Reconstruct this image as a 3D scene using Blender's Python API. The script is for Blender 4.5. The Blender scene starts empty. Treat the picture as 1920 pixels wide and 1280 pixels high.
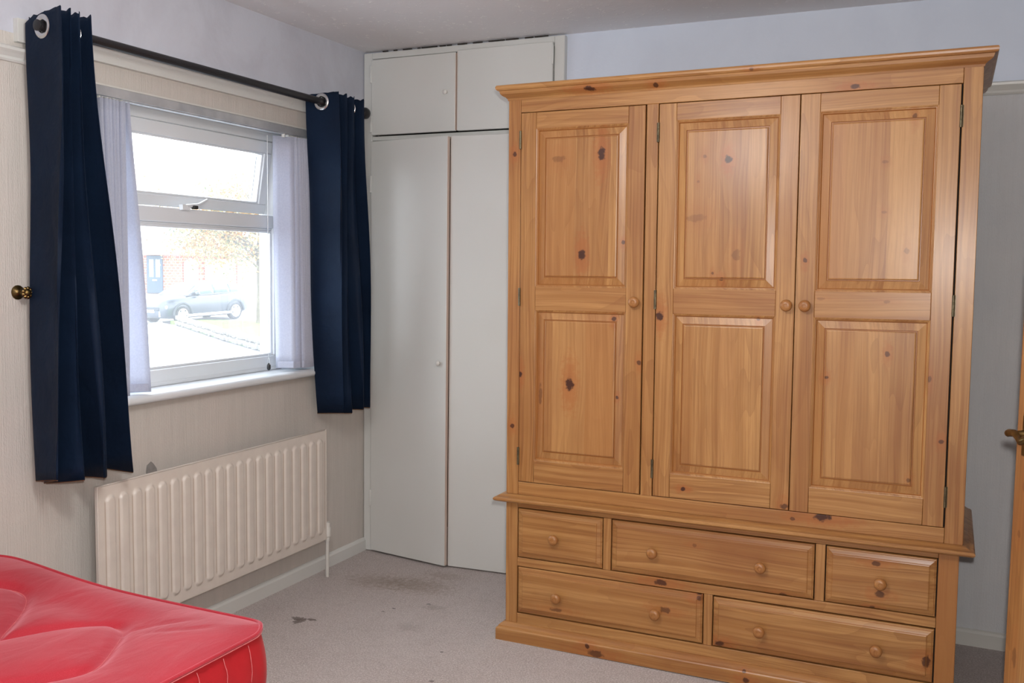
import bpy, bmesh, math, random
import numpy as np
from mathutils import Vector, Matrix
random.seed(7)
S = bpy.context.scene
COL = S.collection
PI = math.pi

# ------------------------------------------------------------------ camera
FPX = 1785.593
CP = Vector((2.57126, -3.90703, 1.40351))
CR = Vector((0.90846, 0.41776, 0.01309)); CU = Vector((-0.04502, 0.06665, 0.99676)); CW = Vector((-0.41554, 0.90611, -0.07936))
cam = bpy.data.cameras.new('camera'); cam.sensor_width = 36; cam.sensor_fit = 'HORIZONTAL'
cam.lens = FPX * 36 / 1920; cam.clip_start = .05; cam.clip_end = 300
camo = bpy.data.objects.new('camera', cam); COL.objects.link(camo)
m = Matrix((CR, CU, -CW)).transposed().to_4x4(); m.translation = CP
camo.matrix_world = m
S.camera = camo

# ------------------------------------------------------------------ world, lights, exposure
W = bpy.data.worlds.new('overcast_sky'); S.world = W; W.use_nodes = True
bg = W.node_tree.nodes['Background']
bg.inputs[0].default_value = (0.88, 0.94, 1.0, 1); bg.inputs[1].default_value = 5.6
S.view_settings.view_transform = 'Standard'; S.view_settings.look = 'None'
S.view_settings.gamma = 1; S.view_settings.use_curve_mapping = False
S.view_settings.exposure = 0.42

def area(name, loc, direction, size, power, color=(1, 1, 1), size_y=None, shape=None):
    l = bpy.data.lights.new(name, 'AREA'); l.energy = power; l.color = color; l.size = size
    if size_y: l.shape = 'RECTANGLE'; l.size_y = size_y
    if shape: l.shape = shape
    o = bpy.data.objects.new(name, l); COL.objects.link(o); o.location = loc
    o.rotation_euler = Vector(direction).to_track_quat('-Z', 'Y').to_euler()
    return o
# the camera's own pop-up flash, just above the lens
area('camera_flash', CP + CR * .03 + CU * .085 + CW * .02, CW, .05, 26, (1.0, 0.965, 0.93), shape='DISK')
# fill light added overhead, out of view, to brighten walls and ceiling
lp = bpy.data.lights.new('ambient_fill_light', 'POINT'); lp.energy = 34; lp.color = (1.0, .97, .94); lp.shadow_soft_size = .14
lo = bpy.data.objects.new('ambient_fill_light', lp); COL.objects.link(lo); lo.location = (1.6, -2.7, 2.02)
po = area('window_portal', (-.30, -.955, 1.45), (1, 0, 0), 1.45, 1, size_y=1.1); po.data.cycles.is_portal = True
po.rotation_euler = (PI/2, 0, -PI/2)

# ------------------------------------------------------------------ node helpers
class NT:
    def __init__(s, tree): s.t = tree; s.n = tree.nodes; s.l = tree.links
    def node(s, typ, **kw):
        n = s.n.new(typ)
        for k, v in kw.items(): setattr(n, k, v)
        return n
    def link(s, a, b): s.l.new(a, b)
    def setin(s, sock, v):
        if isinstance(v, bpy.types.NodeSocket): s.l.new(v, sock)
        elif v is not None: sock.default_value = v
    def math(s, op, a, b=None, c=None, clamp=False):
        n = s.node('ShaderNodeMath', operation=op, use_clamp=clamp)
        s.setin(n.inputs[0], a)
        if b is not None: s.setin(n.inputs[1], b)
        if c is not None: s.setin(n.inputs[2], c)
        return n.outputs[0]
    def mix(s, f, a, b, mode='MIX'):
        n = s.node('ShaderNodeMix', data_type='RGBA', blend_type=mode)
        s.setin(n.inputs[0], f); s.setin(n.inputs[6], a); s.setin(n.inputs[7], b)
        return n.outputs[2]
    def noise(s, vec, scale, detail=2, rough=.5, dist=0):
        n = s.node('ShaderNodeTexNoise'); s.setin(n.inputs['Vector'], vec)
        n.inputs['Scale'].default_value = scale; n.inputs['Detail'].default_value = detail
        n.inputs['Roughness'].default_value = rough; n.inputs['Distortion'].default_value = dist
        return n.outputs[0]
    def ramp(s, f, stops):
        n = s.node('ShaderNodeValToRGB'); s.setin(n.inputs[0], f)
        e = n.color_ramp.elements
        while len(e) < len(stops): e.new(.5)
        for i, (p, c) in enumerate(stops):
            e[i].position = p; e[i].color = (c if hasattr(c, '__len__') else (c, c, c)) + (1,) if hasattr(c, '__len__') else (c, c, c, 1)
        return n.outputs[0]
    def mapr(s, v, a, b, c, d, smooth=False):
        n = s.node('ShaderNodeMapRange'); s.setin(n.inputs[0], v)
        if smooth: n.interpolation_type = 'SMOOTHSTEP'
        for i, q in enumerate((a, b, c, d)): n.inputs[i+1].default_value = q
        return n.outputs[0]
    def vmul(s, v, f):
        n = s.node('ShaderNodeVectorMath', operation='MULTIPLY'); s.setin(n.inputs[0], v); n.inputs[1].default_value = f; return n.outputs[0]
    def vadd(s, v, f):
        n = s.node('ShaderNodeVectorMath', operation='ADD'); s.setin(n.inputs[0], v); s.setin(n.inputs[1], f); return n.outputs[0]
    def coord(s): return s.node('ShaderNodeTexCoord').outputs['Object']
    def xyz(s, v):
        n = s.node('ShaderNodeSeparateXYZ'); s.setin(n.inputs[0], v); return n.outputs
    def comb(s, x, y, z):
        n = s.node('ShaderNodeCombineXYZ'); s.setin(n.inputs[0], x); s.setin(n.inputs[1], y); s.setin(n.inputs[2], z); return n.outputs[0]
    def bump(s, h, strength, dist, normal=None):
        n = s.node('ShaderNodeBump'); n.inputs['Strength'].default_value = strength; n.inputs['Distance'].default_value = dist
        s.setin(n.inputs['Height'], h)
        if normal is not None: s.link(normal, n.inputs['Normal'])
        return n.outputs[0]

def srgb(r, g, b):
    f = lambda c: (c/255/12.92) if c/255 <= .04045 else ((c/255+.055)/1.055)**2.4
    return (f(r), f(g), f(b), 1)

def mat(name, color=(.8, .8, .8, 1), rough=.5, metal=0, spec=.5, coat=0, sheen=0, sheen_tint=None, build=None):
    m = bpy.data.materials.new(name); m.use_nodes = True
    b = m.node_tree.nodes['Principled BSDF']
    b.inputs['Base Color'].default_value = color; b.inputs['Roughness'].default_value = rough
    b.inputs['Metallic'].default_value = metal; b.inputs['Specular IOR Level'].default_value = spec
    b.inputs['Coat Weight'].default_value = coat; b.inputs['Coat Roughness'].default_value = .27
    if sheen:
        b.inputs['Sheen Weight'].default_value = sheen; b.inputs['Sheen Roughness'].default_value = .45
        if sheen_tint: b.inputs['Sheen Tint'].default_value = sheen_tint
    if build:
        t = NT(m.node_tree); build(t, b)
    return m

def varied(c1, c2, scale, bumps=None, rough=.5, stretch=(1, 1, 1), **kw):
    def f(t, b):
        v = t.vmul(t.coord(), stretch)
        n = t.noise(v, scale, 3)
        t.link(t.mix(t.mapr(n, .3, .7, 0, 1), c1, c2), b.inputs['Base Color'])
        if bumps:
            h = t.noise(v, bumps[0], 3)
            t.link(t.bump(h, bumps[1], bumps[2]), b.inputs['Normal'])
    return f

# ------------------------------------------------------------------ materials
def paint(name, c1, c2, rough=.35, bump=(60, .12, .002), scale=2.5, spec=.5):
    return mat(name, rough=rough, spec=spec, build=varied(c1, c2, scale, bump))
M = {}
M['gloss_cream'] = paint('cream_gloss_paint', srgb(205, 206, 202), srgb(212, 214, 212), .32, (45, .10, .002), 1.5)
M['gloss_white'] = paint('white_gloss_paint', srgb(208, 207, 201), srgb(215, 214, 209), .35, (60, .15, .002))
M['radiator'] = paint('radiator_enamel', srgb(208, 200, 192), srgb(214, 207, 198), .32, (30, .03, .001))
M['upvc'] = paint('white_plastic', srgb(214, 220, 224), srgb(222, 226, 230), .3, (8, .02, .001))
M['dark_gap'] = mat('dark_interior', (.02, .014, .01, 1), .9)
M['black_metal'] = paint('black_rod_metal', (.009, .009, .011, 1), (.014, .013, .015, 1), .38, (80, .08, .001))
M['chrome'] = paint('chrome_ring', (.55, .55, .55, 1), (.7, .7, .7, 1), .22, (20, .02, .001)); M['chrome'].node_tree.nodes['Principled BSDF'].inputs['Metallic'].default_value = 1
M['brass'] = paint('aged_brass', (.20, .13, .045, 1), (.07, .045, .018, 1), .30, (90, .3, .002), 40); M['brass'].node_tree.nodes['Principled BSDF'].inputs['Metallic'].default_value = .9
M['hinge'] = paint('hinge_steel', (.17, .14, .08, 1), (.08, .065, .04, 1), .4, (90, .3, .002), 60); M['hinge'].node_tree.nodes['Principled BSDF'].inputs['Metallic'].default_value = .7
M['alu'] = paint('dull_aluminium', (.50, .53, .56, 1), (.66, .68, .70, 1), .45, (50, .1, .001), 14); M['alu'].node_tree.nodes['Principled BSDF'].inputs['Metallic'].default_value = .6
M['pink_primer'] = paint('door_edge_primer', srgb(196, 172, 158), srgb(205, 188, 176), .6, (50, .1, .001))
M['rubber_black'] = mat('black_plastic', (.012, .012, .012, 1), .5, build=varied((.01, .01, .01, 1), (.02, .02, .02, 1), 30))

def wallpaper(name, low, low2, up, up2, zsplit, axis):
    def f(t, b):
        P = t.coord(); x, y, z = t.xyz(P)
        a = y if axis == 'y' else x
        ver = t.comb(t.math('MULTIPLY', a, 1.0), t.math('MULTIPLY', z, .03), 0)
        fine = t.noise(ver, 190, 2, .6)
        med = t.noise(t.comb(a, t.math('MULTIPLY', z, .06), 0), 34, 3, .6)
        blot = t.noise(P, 3.2, 4, .6)
        emb = t.noise(t.comb(a, t.math('MULTIPLY', z, .4), 0), 260, 2, .5)
        lowc = t.mix(t.mapr(blot, .35, .68, 0, 1), low, low2)
        lowc = t.mix(t.mapr(med, .4, .7, 0, .35), lowc, tuple(c*.86 for c in low[:3]) + (1,))
        smear = t.noise(t.vmul(P, (1, 1, .6)), 2.6, 5, .62, .6)
        upc = t.mix(t.mapr(smear, .45, .72, 0, 1), up, up2)
        isup = t.math('GREATER_THAN', z, zsplit)
        t.link(t.mix(isup, lowc, upc), b.inputs['Base Color'])
        h = t.math('ADD', t.math('MULTIPLY', fine, .7), t.math('MULTIPLY', emb, .5))
        hu = t.math('MULTIPLY', t.noise(P, 55, 3), .35)
        h = t.math('ADD', t.math('MULTIPLY', h, t.math('SUBTRACT', 1, isup)), t.math('MULTIPLY', hu, isup))
        t.link(t.bump(h, .55, .004), b.inputs['Normal'])
    return mat(name, rough=.62, spec=.3, build=f)
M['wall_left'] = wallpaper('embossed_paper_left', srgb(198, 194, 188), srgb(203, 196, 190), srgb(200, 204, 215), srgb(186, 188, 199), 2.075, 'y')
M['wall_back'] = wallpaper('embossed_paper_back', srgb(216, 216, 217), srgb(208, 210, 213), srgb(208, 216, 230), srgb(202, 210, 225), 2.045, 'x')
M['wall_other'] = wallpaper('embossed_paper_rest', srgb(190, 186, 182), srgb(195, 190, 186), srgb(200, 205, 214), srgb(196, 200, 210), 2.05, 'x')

def f(t, b):
    P = t.coord()
    sw = t.noise(t.vmul(P, (1, 1, 1)), 7, 4, .6, 1.2)
    fl = t.noise(P, 42, 2, .7)
    big = t.noise(P, 1.4, 2)
    c = t.mix(t.mapr(big, .3, .7, 0, 1), srgb(234, 233, 235), srgb(227, 227, 230))
    fleck = t.math('MULTIPLY', t.mapr(fl, .60, .66, 0, 1, True), t.mapr(sw, .46, .60, 0, 1))
    t.link(t.mix(fleck, c, srgb(252, 252, 252)), b.inputs['Base Color'])
    h = t.math('ADD', t.math('MULTIPLY', sw, .8), t.math('MULTIPLY', fleck, .5))
    t.link(t.bump(h, .5, .006), b.inputs['Normal'])
M['ceiling'] = mat('artex_ceiling', rough=.6, spec=.3, build=f)

STAINS = [  # x, y, rx, ry, colour, strength, softness
    (.296, -.918, .040, .018, srgb(96, 80, 70), .85, .25), (.300, -.945, .016, .026, srgb(96, 80, 70), .85, .3), (.330, -.902, .026, .012, srgb(96, 80, 70), .8, .3),
    (.50, -.36, .17, .10, srgb(128, 108, 84), .5, .9), (.33, -.40, .16, .09, srgb(134, 114, 92), .45, .9), (.55, -.20, .10, .05, srgb(134, 114, 92), .35, .9),
    (.561, -.651, .012, .006, srgb(60, 56, 54), .8, .4), (.662, -.544, .009, .006, srgb(92, 104, 100), .7, .4), (.875, -1.32, .008, .006, srgb(60, 52, 48), .8, .4),
    (.542, -.70, .008, .006, srgb(90, 84, 78), .6, .4), (.70, -.57, .05, .03, srgb(120, 112, 100), .35, .8), (.95, -.95, .008, .006, srgb(90, 80, 74), .7, .4),
    (1.04, -1.18, .010, .007, srgb(80, 66, 62), .7, .4), (.72, -.80, .06, .04, srgb(128, 118, 110), .3, .9)]
def f(t, b):
    P = t.coord(); x, y, z = t.xyz(P)
    n1 = t.noise(P, 2.2, 4, .6); n2 = t.noise(P, 150, 3, .75); n3 = t.noise(P, 420, 2, .6); n4 = t.noise(P, 26, 3, .6)
    c = t.mix(t.mapr(n1, .35, .68, 0, 1), srgb(200, 189, 185), srgb(186, 173, 168))
    c = t.mix(t.mapr(n2, .44, .58, 0, .85), c, srgb(226, 217, 214))
    c = t.mix(t.mapr(n3, .50, .64, 0, .75), c, srgb(116, 100, 95))
    c = t.mix(t.mapr(n4, .5, .75, 0, .25), c, srgb(150, 136, 129))
    spk = t.noise(P, 33, 1, .5)
    c = t.mix(t.mapr(spk, .80, .84, 0, .5), c, srgb(84, 74, 70))
    wob = t.noise(P, 45, 3, .6)
    for (sx, sy, rx, ry, col, st, so) in STAINS:
        dx = t.math('DIVIDE', t.math('SUBTRACT', x, sx), rx); dy = t.math('DIVIDE', t.math('SUBTRACT', y, sy), ry)
        d = t.math('SQRT', t.math('ADD', t.math('MULTIPLY', dx, dx), t.math('MULTIPLY', dy, dy)))
        d = t.math('ADD', d, t.mapr(wob, .3, .7, -.5, .5))
        c = t.mix(t.mapr(d, 1-so, 1+so*.5, st, 0, True), c, col)
    # dark carpet of the strip behind the wardrobe
    t.link(c, b.inputs['Base Color'])
    h = t.math('ADD', n2, t.math('MULTIPLY', n3, .7))
    t.link(t.bump(h, .9, .006), b.inputs['Normal'])
M['carpet'] = mat('mauve_grey_carpet', rough=.95, spec=.1, sheen=.25, build=f)

def cloth(name, c1, c2, sheen, tint, rough=.6, wscale=900, bumpd=.0006, fold=0):
    def f(t, b):
        P = t.coord()
        n = t.noise(P, 5, 3); w = t.noise(t.vmul(P, (1, 1, .25)), wscale, 1)
        c = t.mix(t.mapr(n, .35, .65, 0, 1), c1, c2)
        c = t.mix(t.mapr(w, .4, .65, 0, .25), c, tuple(min(1, q*1.5+.003) for q in c1[:3]) + (1,))
        t.link(c, b.inputs['Base Color'])
        h = w
        nrm = t.bump(h, .4, bumpd)
        if fold:
            nrm = t.bump(t.noise(t.vmul(P, (1, 1, .8)), 14, 3, .5, .4), fold, .02, nrm)
        t.link(nrm, b.inputs['Normal'])
    return mat(name, rough=rough, spec=.09, sheen=sheen, sheen_tint=tint, build=f)
M['curtain'] = cloth('navy_blackout_fabric', (.0050, .0110, .026, 1), (.0065, .0155, .037, 1), .02, (.2, .4, .9, 1), .58, 700, .0006, .25)
M['lining'] = cloth('brown_lining_hem', (.13, .07, .035, 1), (.17, .10, .06, 1), 0, None, .8)
M['slat'] = None
def f(t, b):
    P = t.coord(); n = t.noise(P, 160, 3, .7); n2 = t.noise(P, 38, 3)
    t.link(t.mix(t.mapr(n, .35, .65, 0, 1), srgb(200, 203, 218), srgb(216, 219, 232)), b.inputs['Base Color'])
    t.link(t.bump(n, .3, .0008), b.inputs['Normal'])
    nt = t.t; out = [q for q in nt.nodes if q.type == 'OUTPUT_MATERIAL'][0]
    tr = t.node('ShaderNodeBsdfTranslucent'); tr.inputs[0].default_value = (.75, .80, .9, 1)
    ms = t.node('ShaderNodeMixShader'); ms.inputs[0].default_value = .42
    t.link(b.outputs[0], ms.inputs[1]); t.link(tr.outputs[0], ms.inputs[2]); t.link(ms.outputs[0], out.inputs[0])
M['slat'] = mat('white_blind_fabric', rough=.7, spec=.2, build=f)

def f(t, b):
    P = t.coord(); n = t.noise(P, 4, 3); w = t.noise(P, 600, 2)
    c = t.mix(t.mapr(n, .35, .65, 0, 1), (.35, .012, .024, 1), (.43, .019, .034, 1))
    c = t.mix(t.mapr(w, .45, .7, 0, .3), c, (.56, .07, .10, 1))
    t.link(c, b.inputs['Base Color'])
    nrm = t.bump(w, .35, .0008)
    t.link(t.bump(t.noise(t.vmul(P, (1.6, .7, 1)), 6, 4, .5, .5), .35, .02, nrm), b.inputs['Normal'])
M['red'] = mat('red_mattress_fabric', rough=.62, spec=.25, sheen=.6, sheen_tint=(1, .5, .58, 1), build=f)
M['red_dark'] = mat('red_border_fabric', rough=.6, spec=.25, sheen=.15, sheen_tint=(1, .4, .4, 1), build=varied((.40, .010, .016, 1), (.46, .016, .024, 1), 5, (600, .3, .0008)))
M['thread'] = mat('pink_thread', rough=.7, build=varied((.55, .11, .13, 1), (.66, .20, .20, 1), 60))

def glassmat(name, tint, glare):
    m = bpy.data.materials.new(name); m.use_nodes = True
    t = NT(m.node_tree); t.n.clear()
    out = t.node('ShaderNodeOutputMaterial')
    tr = t.node('ShaderNodeBsdfTransparent'); tr.inputs[0].default_value = tint
    gl = t.node('ShaderNodeBsdfGlossy'); gl.inputs['Roughness'].default_value = .02
    fr = t.node('ShaderNodeLayerWeight'); fr.inputs[0].default_value = .5; fv = t.math('MULTIPLY_ADD', t.math('POWER', fr.outputs['Facing'], 5.0), .6, .06)
    a = t.node('ShaderNodeMixShader'); t.link(fv, a.inputs[0]); t.link(tr.outputs[0], a.inputs[1]); t.link(gl.outputs[0], a.inputs[2])
    du = t.node('ShaderNodeBsdfTranslucent'); du.inputs[0].default_value = (.85, .88, .92, 1)  # translucent layer puts the veiling glare of outdoors into the glass
    n = t.noise(t.coord(), 3.2, 4, .6)
    b = t.node('ShaderNodeMixShader'); t.link(t.mapr(n, .3, .7, glare*.8, glare*1.2), b.inputs[0])
    t.link(a.outputs[0], b.inputs[1]); t.link(du.outputs[0], b.inputs[2]); t.link(b.outputs[0], out.inputs[0])
    return m
M['glass'] = glassmat('glare_veiled_glass', (.97, .98, .98, 1), .06)

# ---- pine: one node group for the knots, one for the grain
def make_knot_group():
    g = bpy.data.node_groups.new('knot_step', 'ShaderNodeTree')
    I = g.interface
    I.new_socket('Mask', in_out='INPUT', socket_type='NodeSocketFloat'); I.new_socket('Halo', in_out='INPUT', socket_type='NodeSocketFloat')
    I.new_socket('Warp', in_out='INPUT', socket_type='NodeSocketFloat')
    for n in ('A', 'L', 'CA', 'CL', 'RA', 'RL', 'Strength', 'Wob'): I.new_socket(n, in_out='INPUT', socket_type='NodeSocketFloat')
    for n in ('Mask', 'Halo', 'Warp'): I.new_socket(n, in_out='OUTPUT', socket_type='NodeSocketFloat')
    t = NT(g); gi = t.node('NodeGroupInput').outputs; go = t.node('NodeGroupOutput').inputs
    d0 = t.math('SUBTRACT', gi['A'], gi['CA']); dl = t.math('SUBTRACT', gi['L'], gi['CL'])
    da = t.math('DIVIDE', d0, gi['RA']); db = t.math('DIVIDE', dl, gi['RL'])
    d = t.math('SQRT', t.math('ADD', t.math('MULTIPLY', da, da), t.math('MULTIPLY', db, db)))
    d = t.math('ADD', d, gi['Wob'])
    k = t.math('MULTIPLY', t.mapr(d, .62, 1.05, 1, 0, True), gi['Strength'])
    t.link(t.math('MAXIMUM', gi['Mask'], k), go['Mask'])
    db2 = t.math('MULTIPLY', db, .45)
    d2 = t.math('SQRT', t.math('ADD', t.math('MULTIPLY', da, da), t.math('MULTIPLY', db2, db2)))
    d2 = t.math('ADD', d2, t.math('MULTIPLY', gi['Wob'], 2.0))
    hl = t.math('MULTIPLY', t.mapr(d2, .8, 2.6, 1, 0, True), gi['Strength'])
    t.link(t.math('MAXIMUM', gi['Halo'], hl), go['Halo'])
    e = t.math('EXPONENT', t.math('MULTIPLY', t.math('ADD', t.math('MULTIPLY', t.math('MULTIPLY', da, da), .12), t.math('MULTIPLY', t.math('MULTIPLY', db, db), .05)), -1))
    w = t.math('MULTIPLY', t.math('MULTIPLY', e, gi['RA']), t.math('MULTIPLY', t.math('DIVIDE', da, t.math('ADD', t.math('ABSOLUTE', da), .6)), -1.3))
    t.link(t.math('ADD', gi['Warp'], t.math('MULTIPLY', t.math('MULTIPLY', w, gi['Strength']), t.math('MULTIPLY', gi['Strength'], .7))), go['Warp'])
    return g
KG = make_knot_group()

def make_grain_group():
    g = bpy.data.node_groups.new('pine_grain', 'ShaderNodeTree'); I = g.interface
    for n in ('A', 'L', 'D', 'Seed', 'Lamella', 'Mask', 'Halo', 'Tone'): I.new_socket(n, in_out='INPUT', socket_type='NodeSocketFloat')
    I.new_socket('Color', in_out='OUTPUT', socket_type='NodeSocketColor'); I.new_socket('Height', in_out='OUTPUT', socket_type='NodeSocketFloat')
    t = NT(g); gi = t.node('NodeGroupInput').outputs; go = t.node('NodeGroupOutput').inputs
    A, L, D = gi['A'], gi['L'], gi['D']
    # lamella index
    q = t.math('ADD', t.math('MULTIPLY', A, 13.0), t.math('MULTIPLY', gi['Seed'], 3.37))
    q = t.math('ADD', q, t.math('MULTIPLY', t.math('SINE', t.math('MULTIPLY', q, 2.1)), .28))
    idx = t.math('MULTIPLY', t.math('FLOOR', q), gi['Lamella'])
    wn = t.node('ShaderNodeTexWhiteNoise', noise_dimensions='2D'); t.link(t.comb(idx, gi['Seed'], 0), wn.inputs['Vector'])
    rnd = wn.outputs['Value']
    off = t.math('ADD', t.math('MULTIPLY', gi['Seed'], 7.31), t.math('MULTIPLY', rnd, 19.0))
    # slow wander of the grain
    wv = t.comb(t.math('ADD', t.math('MULTIPLY', A, 3.0), off), t.math('MULTIPLY', L, 1.1), t.math('MULTIPLY', D, 2))
    wand = t.noise(wv, 1.0, 2, .5)
    A2 = t.math('ADD', A, t.math('MULTIPLY', wand, .06))
    # growth rings as stretched noise + cathedral figure
    v1 = t.comb(t.math('ADD', t.math('MULTIPLY', A2, 1), off), t.math('MULTIPLY', L, .012), t.math('MULTIPLY', D, .5))
    ring = t.noise(v1, 48, 2, .55)
    ring2 = t.noise(v1, 150, 2, .6)
    fig = t.noise(t.comb(t.math('ADD', A, off), t.math('MULTIPLY', L, .16), t.math('MULTIPLY', D, .5)), 7.5, 2, .5)
    bands = t.math('FRACT', t.math('MULTIPLY', fig, 9.0))
    bands = t.math('MULTIPLY', t.math('POWER', bands, 2.2), .5)
    fine = t.noise(t.comb(t.math('ADD', A, off), t.math('MULTIPLY', L, .02), D), 900, 1, .5)
    tone = t.noise(t.comb(t.math('ADD', A, off), t.math('MULTIPLY', L, .5), D), 3.0, 3, .55)
    light = srgb(184, 138, 83); mid = srgb(160, 112, 61); dark = srgb(126, 80, 40); red = srgb(131, 79, 43)
    c = t.mix(t.mapr(ring, .38, .64, 0, 1), light, mid)
    c = t.mix(t.math('MULTIPLY', t.mapr(ring2, .46, .66, 0, .75), t.mapr(tone, .3, .6, .4, 1)), c, dark)
    c = t.mix(t.math('MULTIPLY', bands, t.mapr(wand, .35, .6, .1, .9)), c, dark)
    c = t.mix(t.mapr(tone, .48, .72, 0, .6), c, red)
    # lamella tone
    lt = t.math('MULTIPLY', t.math('SUBTRACT', rnd, .5), gi['Lamella'])
    c = t.mix(t.math('MAXIMUM', t.math('MULTIPLY', lt, 1.25), 0), c, srgb(165, 112, 62))
    c = t.mix(t.math('MAXIMUM', t.math('MULTIPLY', lt, -.8), 0), c, srgb(196, 148, 91))
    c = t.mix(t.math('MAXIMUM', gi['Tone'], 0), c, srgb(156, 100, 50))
    c = t.mix(t.mapr(fine, .45, .7, 0, .28), c, srgb(150, 98, 50))
    c = t.mix(t.math('MULTIPLY', gi['Halo'], .55), c, srgb(160, 92, 44))
    c = t.mix(t.math('MULTIPLY', gi['Mask'], .93), c, srgb(52, 17, 6))
    t.link(c, go['Color'])
    t.link(t.math('ADD', t.math('MULTIPLY', ring2, .6), t.math('MULTIPLY', fine, .4)), go['Height'])
    return g
GG = make_grain_group()
_pine = {}
def pine(axis='z', seed=1.0, lam=0, knots=(), tone=0.0, dull=0):
    """axis: 'z' grain upright, 'x' grain level (front faces), 'y' along depth. knots: (x, z, rx, rz, strength)"""
    key = (axis, seed, lam, tuple(knots), tone)
    if key in _pine: return _pine[key]
    def f(t, b):
        P = t.coord(); x, y, z = t.xyz(P)
        A, L, D = {'z': (x, z, y), 'x': (z, x, y), 'y': (z, y, x)}[axis]
        if axis == 'z': A = t.math('ADD', x, t.math('MULTIPLY', y, .9))
        mask = halo = warp = None
        if knots: wob = t.mapr(t.noise(P, 60, 2, .6), .3, .7, -.28, .28)
        for (kx, kz, rx, rz, st) in knots:
            n = t.node('ShaderNodeGroup'); n.node_tree = KG
            ca, cl, ra, rl = (kx, kz, rx, rz) if axis == 'z' else (kz, kx, rz, rx)
            for nm, v in (('A', A if axis != 'z' else x), ('L', L), ('CA', ca), ('CL', cl), ('RA', ra), ('RL', rl), ('Strength', st), ('Wob', wob), ('Mask', mask), ('Halo', halo), ('Warp', warp)):
                if v is not None: t.setin(n.inputs[nm], v)
            mask, halo, warp = n.outputs['Mask'], n.outputs['Halo'], n.outputs['Warp']
        g = t.node('ShaderNodeGroup'); g.node_tree = GG
        t.setin(g.inputs['A'], t.math('ADD', A, warp) if warp is not None else A)
        t.setin(g.inputs['L'], L); t.setin(g.inputs['D'], D); g.inputs['Seed'].default_value = seed
        g.inputs['Lamella'].default_value = lam; g.inputs['Tone'].default_value = tone
        if mask is not None: t.link(mask, g.inputs['Mask']); t.link(halo, g.inputs['Halo'])
        t.link(g.outputs['Color'], b.inputs['Base Color'])
        t.link(t.bump(g.outputs['Height'], .12, .001), b.inputs['Normal'])
    m = mat('lacquered_pine', rough=.48, spec=.4, coat=.42, build=f)
    _pine[key] = m
    return m

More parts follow.
